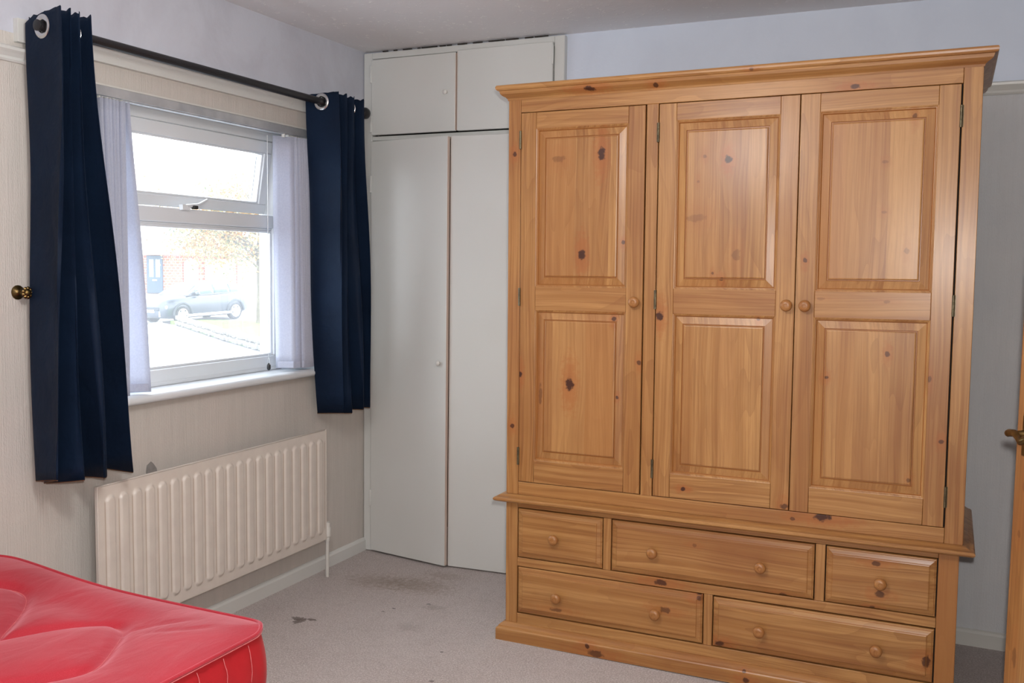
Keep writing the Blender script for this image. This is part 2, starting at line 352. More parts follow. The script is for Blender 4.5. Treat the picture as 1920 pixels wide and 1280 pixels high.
# ------------------------------------------------------------------ mesh helpers
class MB:
    def __init__(s): s.v = []; s.f = []; s.m = []
    def add(s, vs, fs, mi=0):
        o = len(s.v); s.v += [tuple(q) for q in vs]; s.f += [tuple(o+i for i in q) for q in fs]; s.m += [mi]*len(fs); return s
    def box(s, x0, x1, y0, y1, z0, z1, mi=0):
        vs = [(x0, y0, z0), (x1, y0, z0), (x1, y1, z0), (x0, y1, z0), (x0, y0, z1), (x1, y0, z1), (x1, y1, z1), (x0, y1, z1)]
        return s.add(vs, [(0, 3, 2, 1), (4, 5, 6, 7), (0, 1, 5, 4), (1, 2, 6, 5), (2, 3, 7, 6), (3, 0, 4, 7)], mi)
    def xf(s, M_):
        s.v = [tuple(M_ @ Vector(q)) for q in s.v]; return s
    def lathe(s, prof, origin, axis, n=20, mi=0):
        """prof: [(radius, height along axis)]"""
        a = Vector(axis).normalized(); u = a.orthogonal().normalized(); w = a.cross(u); o = Vector(origin); vs = []; fs = []
        for r, h in prof:
            for k in range(n):
                th = 2*PI*k/n; vs.append(o + a*h + (u*math.cos(th) + w*math.sin(th))*r)
        for i in range(len(prof)-1):
            for k in range(n):
                k2 = (k+1) % n; fs.append((i*n+k, i*n+k2, (i+1)*n+k2, (i+1)*n+k))
        fs.append(tuple(reversed(range(n)))); fs.append(tuple((len(prof)-1)*n+k for k in range(n)))
        return s.add(vs, fs, mi)
    def tube(s, pts, r, n=10, mi=0, closed=False):
        pts = [Vector(p) for p in pts]; rs = r if hasattr(r, '__len__') else [r]*len(pts); vs = []; fs = []; up = None
        for i, p in enumerate(pts):
            a = pts[(i-1) % len(pts)] if (i > 0 or closed) else p; b = pts[(i+1) % len(pts)] if (i < len(pts)-1 or closed) else p
            d = (b-a).normalized()
            if up is None: up = d.orthogonal().normalized()
            up = (up - d*up.dot(d)).normalized(); w = d.cross(up)
            for k in range(n):
                th = 2*PI*k/n; vs.append(p + (up*math.cos(th) + w*math.sin(th))*rs[i])
        R_ = len(pts) if closed else len(pts)-1
        for i in range(R_):
            j = (i+1) % len(pts)
            for k in range(n): k2 = (k+1) % n; fs.append((i*n+k, i*n+k2, j*n+k2, j*n+k))
        if not closed: fs.append(tuple(reversed(range(n)))); fs.append(tuple((len(pts)-1)*n+k for k in range(n)))
        return s.add(vs, fs, mi)
    def rings_xz(s, x0, x1, z0, z1, prof, mi=0, back=None, dark=()):
        """rectangular rings on the front (-y) side. prof: [(inset, y)], last ring is capped; back: y of the closed rear"""
        vs = []; fs = []
        P_ = list(prof)
        if back is not None: P_ = [(P_[0][0], back)] + P_
        for ins, y in P_:
            vs += [(x0+ins, y, z0+ins), (x1-ins, y, z0+ins), (x1-ins, y, z1-ins), (x0+ins, y, z1-ins)]
        for i in range(len(P_)-1):
            for k in range(4): k2 = (k+1) % 4; fs.append((i*4+k, i*4+k2, i*4+4+k2, i*4+4+k))
        n = (len(P_)-1)*4; fs.append((n, n+1, n+2, n+3))
        if back is not None: fs.append((3, 2, 1, 0))
        st = len(s.m); s.add(vs, fs, mi); off = 1 if back is not None else 0
        for i in dark:
            for k in range(4): s.m[st+(i+off)*4+k] = 1
        return s
    def sweep(s, prof, path, mi=0, closed=False, mitre=True):
        """prof: [(out, z)] closed polygon; path: [(x, y)] points; 'out' is measured to the right of travel"""
        n = len(prof); vs = []; fs = []; N = len(path)
        for i, p in enumerate(path):
            p = Vector(p)
            d1 = (p - Vector(path[i-1])).normalized() if i > 0 else None
            d2 = (Vector(path[i+1]) - p).normalized() if i < N-1 else None
            if d1 is None: d1 = d2
            if d2 is None: d2 = d1
            n1 = Vector((d1.y, -d1.x)); n2 = Vector((d2.y, -d2.x)); mm = n1+n2; mm = mm/(mm.dot(n1))
            for o, z in prof: vs.append((p.x+mm.x*o, p.y+mm.y*o, z))
        for i in range(N-1):
            for k in range(n): k2 = (k+1) % n; fs.append((i*n+k, (i+1)*n+k, (i+1)*n+k2, i*n+k2))
        fs.append(tuple(range(n))); fs.append(tuple(reversed([(N-1)*n+k for k in range(n)])))
        return s.add(vs, fs, mi)
    def build(s, name, mats, parent=None, smooth=False, bevel=0, seg=2, angle=40, fix=True):
        me = bpy.data.meshes.new(name); me.from_pydata(s.v, [], s.f)
        if not isinstance(mats, (list, tuple)): mats = [mats]
        for q in mats: me.materials.append(q)
        for p, i in zip(me.polygons, s.m): p.material_index = i
        if fix:
            bm = bmesh.new(); bm.from_mesh(me); bmesh.ops.recalc_face_normals(bm, faces=bm.faces); bm.to_mesh(me); bm.free()
        if smooth:
            for p in me.polygons: p.use_smooth = True
            me.set_sharp_from_angle(angle=math.radians(angle))
        o = bpy.data.objects.new(name, me); COL.objects.link(o)
        if parent: o.parent = parent
        if bevel:
            b = o.modifiers.new('bevel', 'BEVEL'); b.width = bevel; b.segments = seg; b.limit_method = 'ANGLE'; b.angle_limit = math.radians(35)
            for p in me.polygons: p.use_smooth = True
            me.set_sharp_from_angle(angle=math.radians(30))
        return o

def empty(name, label, cat, loc=(0, 0, 0), rot=(0, 0, 0), group=None, kind=None):
    o = bpy.data.objects.new(name, None); COL.objects.link(o); o.location = loc; o.rotation_euler = rot; o.empty_display_size = .1
    return tag(o, label, cat, group, kind)
def tag(o, label, cat=None, group=None, kind=None):
    if label: o['label'] = label
    if cat: o['category'] = cat
    if group: o['group'] = group
    if kind: o['kind'] = kind
    return o
def copy_tree(o, parent=None):
    c = o.copy(); COL.objects.link(c); c.parent = parent
    for ch in list(o.children): copy_tree(ch, c)
    return c

# ================================================================== ROOM
RX, RY, H = 3.07, -4.72, 2.40
OY0, OY1, OZ0, OZ1 = -1.66, -.25, .905, 1.985      # window opening
WT = .27
b = MB()
b.box(-WT, 0, RY, OY0, 0, H); b.box(-WT, 0, OY1, .55, 0, H)
b.box(-WT, 0, OY0, OY1, 0, OZ0); b.box(-WT, 0, OY0, OY1, OZ1, H)
tag(b.build('wall_left', M['wall_left']), 'window wall with embossed vertical-stripe paper below and pale paint above', 'wall', kind='structure')
CX0, CX1, CZ1 = .05, .975, 2.372                     # closet opening
b = MB()
b.box(0, CX0, 0, .1, 0, H); b.box(CX0, CX1, 0, .1, CZ1, H); b.box(CX1, RX+.1, 0, .1, 0, H)
tag(b.build('wall_back', M['wall_back']), 'far wall behind the wardrobe, pale blue paint above grey embossed paper', 'wall', kind='structure')
tag(MB().box(RX, RX+.1, RY, 0, 0, H).build('wall_right', M['wall_other']), 'right-hand wall beyond the frame', 'wall', kind='structure')
tag(MB().box(-WT, RX+.1, RY-.1, RY, 0, H).build('wall_near', M['wall_other']), 'wall behind the photographer', 'wall', kind='structure')
tag(MB().box(-WT, RX+.1, RY-.1, .55, H, H+.08).build('ceiling', M['ceiling']), 'off-white lightly textured ceiling', 'ceiling', kind='structure')
tag(MB().box(-WT, RX+.1, RY-.1, .55, -.08, 0).build('floor', M['carpet']), 'mauve-grey stained carpet floor', 'floor', kind='structure')
# skirting
SKP = lambda: [(0, 0), (.016, 0), (.016, .050), (.011, .058), (.004, .062), (0, .062)]
b = MB(); b.sweep(SKP(), [(0, 0), (0, RY)][::-1]); 
tag(b.build('baseboard_left', M['gloss_cream']), 'low cream skirting board under the radiator', 'baseboard', kind='structure')
b = MB(); b.sweep(SKP(), [(CX1+.055, 0), (RX, 0)])
tag(b.build('baseboard_back', M['gloss_white']), 'white skirting board right of the wardrobe', 'baseboard', kind='structure')
b = MB(); b.sweep(SKP(), [(RX, 0), (RX, RY)])
tag(b.build('baseboard_right', M['gloss_white']), 'skirting board of the right-hand wall', 'baseboard', kind='structure')
# picture rails
def railp(z): return [(0, z), (.008, z), (.012, z+.006), (.010, z+.014), (.018, z+.024), (.026, z+.032), (.027, z+.040), (.016, z+.046), (0, z+.048)]
b = MB(); b.sweep(railp(1.988), [(0, RY), (0, OY0-.20)])
tag(b.build('trim_1', M['gloss_cream']), 'moulded picture rail on the window wall left of the navy curtain', 'trim', kind='structure')
b = MB(); b.sweep(railp(2.040), [(CX1+.055, 0), (RX, 0)])
tag(b.build('trim_2', M['gloss_white']), 'moulded picture rail on the far wall, seen right of the wardrobe', 'trim', kind='structure')
b = MB().box(0, .020, -1.895, -.115, 2.049, 2.118)
for yy in (-1.52, -1.02, -.60): b.lathe([(.004, 0), (.004, .0014), (.001, .002)], (.020, yy, 2.072), (1, 0, 0), 8)
tag(b.build('trim_3', M['gloss_cream'], bevel=.002), 'flat cream curtain batten fixed behind the black rod', 'trim', kind='structure')

# ================================================================== CLOSET (built-in cupboard)
cb = empty('fitted_cupboard', 'cream painted floor-to-ceiling fitted cupboard in the corner, four flush doors', 'cupboard', (0, 0, 0))
b = MB()                                              # carcass interior
b.box(CX0, CX0+.012, .03, .52, 0, CZ1); b.box(CX1-.012, CX1, .03, .52, 0, CZ1); b.box(CX0, CX1, .52, .54, 0, CZ1)
b.box(CX0, CX1, .03, .52, CZ1-.01, CZ1); b.box(CX0, CX1, .03, .52, 1.975, 2.0)
b.build('carcass', M['dark_gap'], cb)
FY = -.030
def frame_member(x0, x1, z0, z1, y0=FY): return MB().box(x0, x1, y0, .03, z0, z1)
for r in ((.003, .050, .002, 2.392), (.975, 1.024, .002, 2.392)): frame_member(*r).build('frame_stile', M['gloss_cream'], cb, bevel=.004)
frame_member(.050, .975, 2.362, 2.392, FY+.001).build('frame_rail', M['gloss_cream'], cb, bevel=.003)
frame_member(.050, .975, 1.984, 2.004, FY+.004).build('frame_rail', M['gloss_cream'], cb, bevel=.002)
b = MB()                                              # ragged cracks of old filler at the ceiling joint
random.seed(3)
x = .11
while x < .93:
    w = random.uniform(.01, .09); b.box(x, x+w, -.0345, -.030, 2.3915, 2.3955); x += w + random.choice((.006, .012, .03))
b.build('joint_crack', M['dark_gap'], cb)['kind'] = 'stuff'
def knob_small(parent, x, y, z):
    MB().lathe([(.006, 0), (.005, .006), (.010, .012), (.011, .018), (.006, .023), (.001, .024)], (x, y, z), (0, -1, 0), 14).build('knob', M['gloss_white'], parent, smooth=True)
def leaf(x0, x1, z0, z1, hinge_left, ang, knob=None, hinges=(), y=FY+.004):
    """door leaf: slab with a bare edge, swung by ang about its hinge"""
    w = x1-x0; s = 1 if hinge_left else -1
    b = MB().box(0, w, -.018, 0, 0, z1-z0, 0) if hinge_left else MB().box(-w, 0, -.018, 0, 0, z1-z0, 0)
    rot = Matrix.Rotation(-s*ang, 4, 'Z'); rot.translation = Vector((x0 if hinge_left else x1, y+.018, z0)) if False else Vector((x0 if hinge_left else x1, y, z0))
    edge = MB().box(w-.0005, w+.0015, -.0165, -.001, .004, z1-z0-.004) if hinge_left else MB().box(-w-.0015, -w+.0005, -.0165, -.001, .004, z1-z0-.004)
    d = b.xf(rot).build('door', M['gloss_cream'], cb, bevel=.003)
    e = edge.xf(rot).build('door_edge', M['pink_primer'], d); e['label'] = 'pinkish bare edge of the leaf'
    if knob:
        p = rot @ Vector((knob[0], -.018, knob[1]-z0)); knob_small(d, p.x, p.y, p.z)
    for hz in hinges:
        hx = (x0-.001) if hinge_left else x1+.001
        MB().box(hx-.006, hx+.004, y-.0225, y-.015, hz-.04, hz+.04).build('hinge', M['gloss_cream'], d, bevel=.002)
    return d
leaf(.054, .504, 2.008, 2.357, True, .010, (.405, 2.182), (2.29, 2.06))
leaf(.511, .974, 2.008, 2.366, False, .0, None, (2.31,))
leaf(.054, .505, .010, 1.980, True, .140, (.414, .955), (1.78, 1.15, .27))
leaf(.500, .972, .006, 1.982, False, .085, None, (1.78, .27))

# ================================================================== WINDOW
wn = empty('window_1', 'white plastic double-glazed window with open top light over the sill', 'window', (0, 0, 0), kind='structure')
FX0, FX1 = -.165, -.100
def fr(y0, y1, z0, z1, x0=FX0, x1=FX1, name='frame', mt='upvc', bv=.004): return MB().box(x0, x1, y0, y1, z0, z1).build(name, M[mt], wn, bevel=bv)
WY0, WY1, WZ0, WZ1 = OY0+.01, OY1-.005, .950, 1.972
fr(WY0, WY1, WZ1-.055, WZ1, name='frame_head'); fr(WY0, WY1, WZ0, WZ0+.050, name='frame_sill')
fr(WY0, WY0+.05, WZ0+.05, WZ1-.055, name='frame_jamb'); fr(WY1-.045, WY1, WZ0+.05, WZ1-.055, name='frame_jamb')
fr(-.572, -.500, WZ0+.05, WZ1-.055, name='mullion')
fr(WY0+.05, -.572, 1.549, 1.604, name='transom'); fr(WY0+.05, -.572, 1.540, 1.549, FX0+.01, FX1-.012, name='glazing_bead', bv=.002)
# glazing beads of the big fixed pane and the pane
def beads(y0, y1, z0, z1, x, t=.010):
    b = MB(); b.box(x-.02, x, y0, y1, z0, z0+t); b.box(x-.02, x, y0, y1, z1-t, z1); b.box(x-.02, x, y0, y0+t, z0+t, z1-t); b.box(x-.02, x, y1-t, y1, z0+t, z1-t)
    return b.build('glazing_bead', M['upvc'], wn, bevel=.002)
beads(WY0+.05, -.572, WZ0+.05, 1.540, FX1-.012)
MB().box(-.140, -.136, WY0+.055, -.576, WZ0+.055, 1.536).build('pane', M['glass'], wn)
# right-hand side light (a casement with its own sash and handle)
b = MB(); y0, y1, z0, z1 = -.498, WY1-.047, WZ0+.052, WZ1-.057
for q in ((y0, y1, z0, z0+.04), (y0, y1, z1-.04, z1), (y0, y0+.04, z0+.04, z1-.04), (y1-.035, y1, z0+.04, z1-.04)): b.box(FX1-.055, FX1+.004, *q)
b.build('casement_sash', M['upvc'], wn, bevel=.003)
MB().box(-.138, -.134, y0+.036, y1-.031, z0+.036, z1-.036).build('pane', M['glass'], wn)
b = MB().box(-.097, -.078, -.342, -.322, 1.15, 1.19); b.box(-.080, -.068, -.341, -.323, 1.135, 1.265)
tag(b.build('casement_handle', M['alu'], wn, bevel=.004), 'grey casement handle')
# top light: outward-opening sash tilted on its head, with stay arm
sash = empty('__sash', None, None)
ty0, ty1, tz0, tz1 = WY0+.052, -.576, 1.606, WZ1-.057
R_ = Matrix.Translation((FX1+.004, 0, tz1)) @ Matrix.Rotation(.16, 4, 'Y') @ Matrix.Translation((-(FX1+.004), 0, -tz1))
b = MB()
for q in ((ty0, ty1, tz0, tz0+.042), (ty0, ty1, tz1-.050, tz1), (ty0, ty0+.045, tz0+.042, tz1-.05), (ty1-.045, ty1, tz0+.042, tz1-.05)): b.box(FX1-.050, FX1+.004, *q)
b.xf(R_)
ss = b.build('top_sash', M['upvc'], wn, bevel=.003)
g = MB().box(-.135, -.131, ty0+.041, ty1-.041, tz0+.038, tz1-.046).xf(R_).build('pane', M['glass'], ss)
b = MB()
for q in ((ty0+.045, ty1-.045, tz0+.042, tz0+.050), (ty1-.053, ty1-.045, tz0+.05, tz1-.058), (ty0+.045, ty1-.045, tz1-.058, tz1-.05)): b.box(FX1-.030, FX1-.004, *q)
b.xf(R_).build('glazing_bead', M['upvc'], ss, bevel=.002)
b = MB().box(FX1-.0315, FX1-.0305, ty1-.0555, ty1-.0535, tz0+.06, tz1-.07).xf(R_).build('gasket', M['rubber_black'], ss)
bpy.data.objects.remove(sash)
b = MB().box(FX1-.002, FX1+.016, -1.125, -1.085, 1.598, 1.618); b.tube([(FX1+.010, -1.10, 1.613), (FX1+.004, -1.03, 1.622), (FX1-.03, -.945, 1.648)], [.008, .0065, .005], 8)
b.build('window_stay', M['upvc'], wn, smooth=True)
MB().box(FX1+.004, FX1+.020, -1.070, -1.045, 1.604, 1.618).build('stay_catch', M['rubber_black'], wn, bevel=.003)
# inner lining of the reveal
b = MB()
b.box(-.10, -.0005, OY0, OY0+.006, OZ0+.03, OZ1-.006); b.box(-.10, -.0005, OY1-.006, OY1, OZ0+.03, OZ1-.006); b.box(-.10, -.0005, OY0, OY1, OZ1-.006, OZ1)
b.build('reveal_lining', M['gloss_white'], wn)
# sill board with rounded nose
prof = [(-.15, .905), (.028, .905), (.037, .908), (.042, .916), (.042, .926), (.036, .934), (.026, .938), (-.15, .938)]
vs = [(x_, OY0-.03, z_) for x_, z_ in prof] + [(x_, OY1+.03, z_) for x_, z_ in prof]; n = len(prof)
# the ears stop at the wall face
vs = [(max(x_, .001) if True and (y_ < OY0 or y_ > OY1) else x_, y_, z_) for x_, y_, z_ in vs]
b = MB().add(vs, [(k, (k+1) % n, n+(k+1) % n, n+k) for k in range(n)] + [tuple(range(n)), tuple(range(2*n-1, n-1, -1))])
b.box(-.16, .012, OY0+.001, OY1-.001, .906, .9375)
b.build('window_sill', M['upvc'], wn, smooth=True)
b = MB().box(-.17, -.098, OY0+.006, OY1-.006, .938, .953).build('sill_trim', M['upvc'], wn, bevel=.002)

# ================================================================== VERTICAL BLIND
vb = empty('vertical_blind', 'white fabric vertical blind drawn apart to both sides, hanging from an aluminium headrail', 'blind', (0, -.95, 1.96))
def W2L(o, pts): return [tuple(Vector(p) - o.location) for p in pts]
def place(o, par): o.location = -par.location; return o
hr = MB().box(-.030, .012, OY0+.02, OY1-.012, 1.944, 1.976); hr.box(-.022, .006, OY0+.02, OY1-.012, 1.940, 1.944)
place(hr.build('headrail', M['alu'], vb, bevel=.003), vb)
def slat(y, x, atop, abot, ztop=1.932, zbot=.945, w=.089, lean=0, mid=None, ybot=None):
    """fabric vane: angle measured from the room direction (x) towards +y, twisting down its length"""
    rows = 16; cols = 4; vs = []; fs = []; ybot = y if ybot is None else ybot
    for i in range(rows+1):
        t = i/rows; e = t*t*(3-2*t); a = atop + (abot-atop)*e; z = ztop + (zbot-ztop)*t; yy = y + (ybot-y)*t
        for j in range(cols+1):
            s_ = (j/cols-.5)*w; bow = .004*(1-(2*j/cols-1)**2)
            vs.append((x + s_*math.cos(a) - bow*math.sin(a), yy + s_*math.sin(a) + bow*math.cos(a) + lean*t, z))
    for i in range(rows):
        for j in range(cols): q = i*(cols+1)+j; fs.append((q, q+1, q+cols+2, q+cols+1))
    o = MB().add(vs, fs).build('vane', M['slat'], vb, smooth=True, fix=False); place(o, vb)
    md = o.modifiers.new('t', 'SOLIDIFY'); md.thickness = .0008; md.offset = 0
    h = MB().box(x-.008, x+.008, y-.0015, y+.0015, ztop-.004, 1.942).build('hanger', M['gloss_white'], o)
    wgt = MB().box(-.036, .036, -.0015, .0015, .004, .030)
    wgt.xf(Matrix.Translation((x, ybot+lean, zbot)) @ Matrix.Rotation(abot, 4, 'Z')).build('weight', M['slat'], o)
    return o
for k in range(7):
    slat(-1.606+.0155*k, .004*(k % 2), -.05+.05*(k % 3), .12+.03*k, zbot=.943, ybot=-1.590+.010*k)
slat(-1.497, .004, -.08, .95, zbot=.944, ybot=-1.445, w=.089)
slat(-.630, .0, .86, .26, zbot=.952, ybot=-.622)
slat(-.600, -.004, .20, .95, zbot=.948, ybot=-.575)
for k in range(6):
    slat(-.575+.015*k, -.004, .22, .35+.04*k, zbot=.948, ybot=-.545+.012*k)
b = MB().tube([(-.035, -.690, 1.93), (-.036, -.6895, 1.4), (-.036, -.689, 1.0)], .0012, 6)
b.tube([(-.036+.006*math.cos(q), -.689, .976+.024*math.sin(q)) for q in [PI/2+2*PI*k/16 for k in range(16)]], .0018, 6, closed=True)
place(b.build('pull_chain', M['alu'], vb, smooth=True), vb)
place(MB().lathe([(.004, 0), (.008, .006), (.008, .022), (.003, .030)], (-.036, -.689, .949), (0, 0, 1), 12).build('chain_weight', M['black_metal'], vb, smooth=True), vb)

# ================================================================== CURTAIN ROD + CURTAINS
RXX, RZ = .120, 2.084
rod = empty('curtain_rod', 'black metal curtain rod with ball finial above the window', 'curtain rod', (RXX, -1.06, RZ))
def pl(o, par): o.location = -par.location; return o
pl(MB().tube([(RXX, -1.908, RZ), (RXX, -.232, RZ)], .0150, 20).build('pole', M['black_metal'], rod, smooth=True), rod)
pl(MB().lathe([(.012, 0), (.014, .004), (.010, .008), (.018, .014), (.0245, .026), (.0265, .038), (.0245, .050), (.016, .060), (.004, .064)], (RXX, -.238, RZ), (0, 1, 0), 24).build('finial', M['black_metal'], rod, smooth=True), rod)
pl(MB().lathe([(.0155, 0), (.0165, .002), (.0165, .005), (.014, .007)], (RXX, -1.906, RZ), (0, -1, 0), 20).build('end_cap', M['black_metal'], rod, smooth=True), rod)
for yy in (-1.765, -.272):
    b = MB().lathe([(.020, 0), (.020, .006), (.008, .010), (.007, RXX-.040)], (.020, yy, RZ), (1, 0, 0), 14)
    b.tube([(RXX+.017*math.cos(a), yy, RZ+.017*math.sin(a)) for a in [PI*k/8-PI for k in range(17)]], .0025, 6)
    pl(b.build('bracket', M['black_metal'], rod, smooth=True), rod)

def curtain(name, label, tips_top, tips_bot, xw, xr, ztop_wall, ztop_room, zbot, xmid_shift=0, flare=0.0):
    """eyelet curtain. tips: y of successive pleat tips, beginning at the wall side; sheet runs wall, room, wall, room..."""
    cy = sum(tips_top)/len(tips_top)
    root = empty(name, label, 'curtain', (RXX, cy, RZ), group='navy eyelet curtains')
    nt = len(tips_top); per = 14; ncol = (nt-1)*per+1
    zs = [0, .012, .024, .034] + [.034+.008*k for k in range(1, 9)] + [.12, .15, .20] + [.27+.06*k for k in range(0, 20)]
    zs = [q for q in zs if q < (2.1-min(zbot))-.01]
    rows = len(zs)+1; vs = []; fs = []; info = []
    for i in range(rows):
        for c in range(ncol):
            u = c/per; k = min(int(u), nt-2); fr_ = u-k
            e = .5-.5*math.cos(PI*fr_)                       # ease between tips
            e2 = fr_
            wallk = (k % 2 == 0)
            xa = 0 if wallk else 1
            xx = xa + (1-2*xa)*e; xt = xx**.45                              # 0 wall .. 1 room
            ztop = ztop_wall + (ztop_room-ztop_wall)*(xt if k == 0 else .72+.28*xx) + .004*math.sin(c*1.9)*(1 if c > per else .3)
            yt = tips_top[k] + (tips_top[k+1]-tips_top[k])*e2; yb = tips_bot[k] + (tips_bot[k+1]-tips_bot[k])*e2
            zb = zbot[k] + (zbot[k+1]-zbot[k])*e
            if i < rows-1: z = ztop - zs[i]; t = min(1, zs[i]/(ztop-zb)); 
            else: z = zb; t = 1
            z = max(z, zb)
            tt = t**1.25
            y = yt + (yb-yt)*tt
            amp = 1.0 + .10*math.sin(t*2.6+k) - .10*t
            x0_ = RXX + (xx-.5)*(xr-xw)*amp + .006*math.sin(5*t+.9*k) * min(1, t*4)
            y += .006*math.sin(7*t+k*1.7)*min(1, t*3) + .010*math.sin(PI*fr_)*math.sin(3*t+k)*min(1, t*3)
            vs.append((x0_, y, z))
            info.append((x0_, z))
    for i in range(rows-1):
        for c in range(ncol-1):
            q = [i*ncol+c, i*ncol+c+1, (i+1)*ncol+c+1, (i+1)*ncol+c]
            mx = sum(vs[j][0] for j in q)/4; mz = sum(vs[j][2] for j in q)/4
            if math.hypot(mx-RXX, mz-RZ) < .024: continue
            fs.append(tuple(q))
    o = MB().add(vs, fs).build('fabric', M['curtain'], root, smooth=True, angle=75, fix=False); pl(o, root)
    md = o.modifiers.new('t', 'SOLIDIFY'); md.thickness = .0022; md.offset = 0
    # brown lining showing under the hem
    hv = []; hf = []
    base = (rows-1)*ncol
    for c in range(ncol):
        x_, y_, z_ = vs[base+c]; hv += [(x_-.002, y_+.001, z_+.004), (x_-.002, y_+.001, z_-.0035)]
    for c in range(ncol-1): hf.append((2*c, 2*c+1, 2*c+3, 2*c+2))
    h = MB().add(hv, hf).build('hem_lining', M['lining'], root, smooth=True, fix=False); pl(h, root)
    md = h.modifiers.new('t', 'SOLIDIFY'); md.thickness = .0015; md.offset = 0
    h['label'] = 'thin brown lining edge under the hem'
    for k in range(nt-1):
        yc = (tips_top[k]+tips_top[k+1])/2; dy = tips_top[k+1]-tips_top[k]
        nrm = Vector((-dy, (xr-xw)*1.5*(1 if k % 2 == 0 else -1), 0)).normalized()
        u_ = nrm.cross(Vector((0, 0, 1))).normalized(); R1 = .0275
        pts = [Vector((RXX, yc, RZ)) + (u_*math.cos(a) + Vector((0, 0, 1))*math.sin(a))*R1 for a in [2*PI*j/28 for j in range(28)]]
        b = MB(); n_ = 10; vv = []; ff = []
        for a_i in range(28):
            a = 2*PI*a_i/28; rad = u_*math.cos(a)+Vector((0, 0, 1))*math.sin(a)
            for j in range(n_):
                g_ = 2*PI*j/n_; vv.append(Vector((RXX, yc, RZ)) + rad*(R1+.0085*math.cos(g_)) + nrm*(.0040*math.sin(g_)))
        for a_i in range(28):
            for j in range(n_): ff.append((a_i*n_+j, a_i*n_+(j+1) % n_, ((a_i+1) % 28)*n_+(j+1) % n_, ((a_i+1) % 28)*n_+j))
        b.add(vv, ff); pl(b.build('eyelet', M['chrome'], root, smooth=True), root)
    return root
curtain('curtain', 'long navy eyelet curtain hanging left of the window, nearer the bed',
        [-1.882, -1.904, -1.862, -1.868, -1.826, -1.826, -1.782, -1.788], [-1.888, -1.945, -1.860, -1.845, -1.770, -1.780, -1.675, -1.648],
        .046, .212, 2.096, 2.132, [.725, .752, .715, .735, .715, .728, .728, .722])
curtain('curtain', 'navy eyelet curtain hanging right of the window against the cream cupboard',
        [-.535, -.520, -.480, -.455, -.410, -.385, -.340, -.315], [-.458, -.462, -.410, -.400, -.335, -.325, -.255, -.252],
        .048, .200, 2.112, 2.122, [.74, .752, .74, .745, .742, .75, .745, .75])

# tieback hook on the wall
hk = empty('tieback_hook', 'small ornate brass tieback hook screwed to the wall left of the long curtain', 'hook', (0, -1.905, 1.303))
b = MB().lathe([(.022, 0), (.022, .003), (.012, .007), (.007, .012), (.007, .035), (.012, .040)], (0, 0, 0), (1, 0, 0), 16)
b.build('stem', M['brass'], hk, smooth=True)
b = MB()
for k in range(9):
    a = 2*PI*k/9; b.lathe([(.0015, -.004), (.006, 0), (.0065, .004), (.002, .008)], (.040, .013*math.cos(a), .013*math.sin(a)), (1, 0, 0), 8)
b.lathe([(.011, 0), (.013, .004), (.009, .010), (.002, .013)], (.040, 0, 0), (1, 0, 0), 12)
b.build('rosette', M['brass'], hk, smooth=True)
b = MB().tube([(.034, .010, -.006), (.040, .022, -.014), (.046, .026, -.022)], [.004, .005, .005], 8)
b.build('curl', M['brass'], hk, smooth=True)
# bare torn patch above the radiator
b = MB(); pts = [(-1.412, .655), (-1.408, .678), (-1.388, .689), (-1.376, .678), (-1.362, .660), (-1.36, .648), (-1.41, .640)]
b.add([(.0008, y_, z_) for y_, z_ in pts] + [(.0018, y_, z_) for y_, z_ in pts], [tuple(range(7)), tuple(range(13, 6, -1))] + [(k, (k+1) % 7, 7+(k+1) % 7, 7+k) for k in range(7)])
tag(b.build('bare_patch', mat('bare_plaster', rough=.9, build=varied(srgb(132, 128, 126), srgb(150, 146, 142), 60, (200, .3, .001)))), 'small grey torn patch in the wallpaper just above the radiator', 'patch')

# ================================================================== RADIATOR
rd = empty('radiator', 'cream pressed-steel panel radiator under the window', 'radiator', (.10, -1.09, .16))
ry0, ry1, rz0, rz1, rx = -1.714, -.468, .175, .674, .100
NF = 21; pitch = (ry1-ry0-.045)/NF
cent = [ry0+.0225+pitch*(k+.5) for k in range(NF)]
ys = np.linspace(ry0+.004, ry1-.004, 400)
zz = np.concatenate([np.linspace(rz0+.004, rz0+.085, 18), np.linspace(rz0+.10, rz1-.10, 8), np.linspace(rz1-.085, rz1-.004, 18)])
def hgt(y, z):
    k = min(NF-1, max(0, int((y-ry0-.0225)/pitch))); dy = abs(y-cent[k])
    za, zb = rz0+.045+.013, rz1-.045-.013
    dz = max(za-z, z-zb, 0); d = math.hypot(dy, dz)
    e = (.0215-d)/.008; e = min(1, max(0, e)); e = e*e*(3-2*e)
    rim = min(1, max(0, min(y-ry0, ry1-y, z-rz0, rz1-z)/.006)); 
    return .0085*e*(1-.12*(dy/.02)**2) - .006*(1-rim)**2
vs = []; fs = []
for z in zz:
    for y in ys: vs.append((rx+hgt(y, z), y, z))
nY = len(ys)
for i in range(len(zz)-1):
    for j in range(nY-1): q = i*nY+j; fs.append((q, q+1, q+nY+1, q+nY))
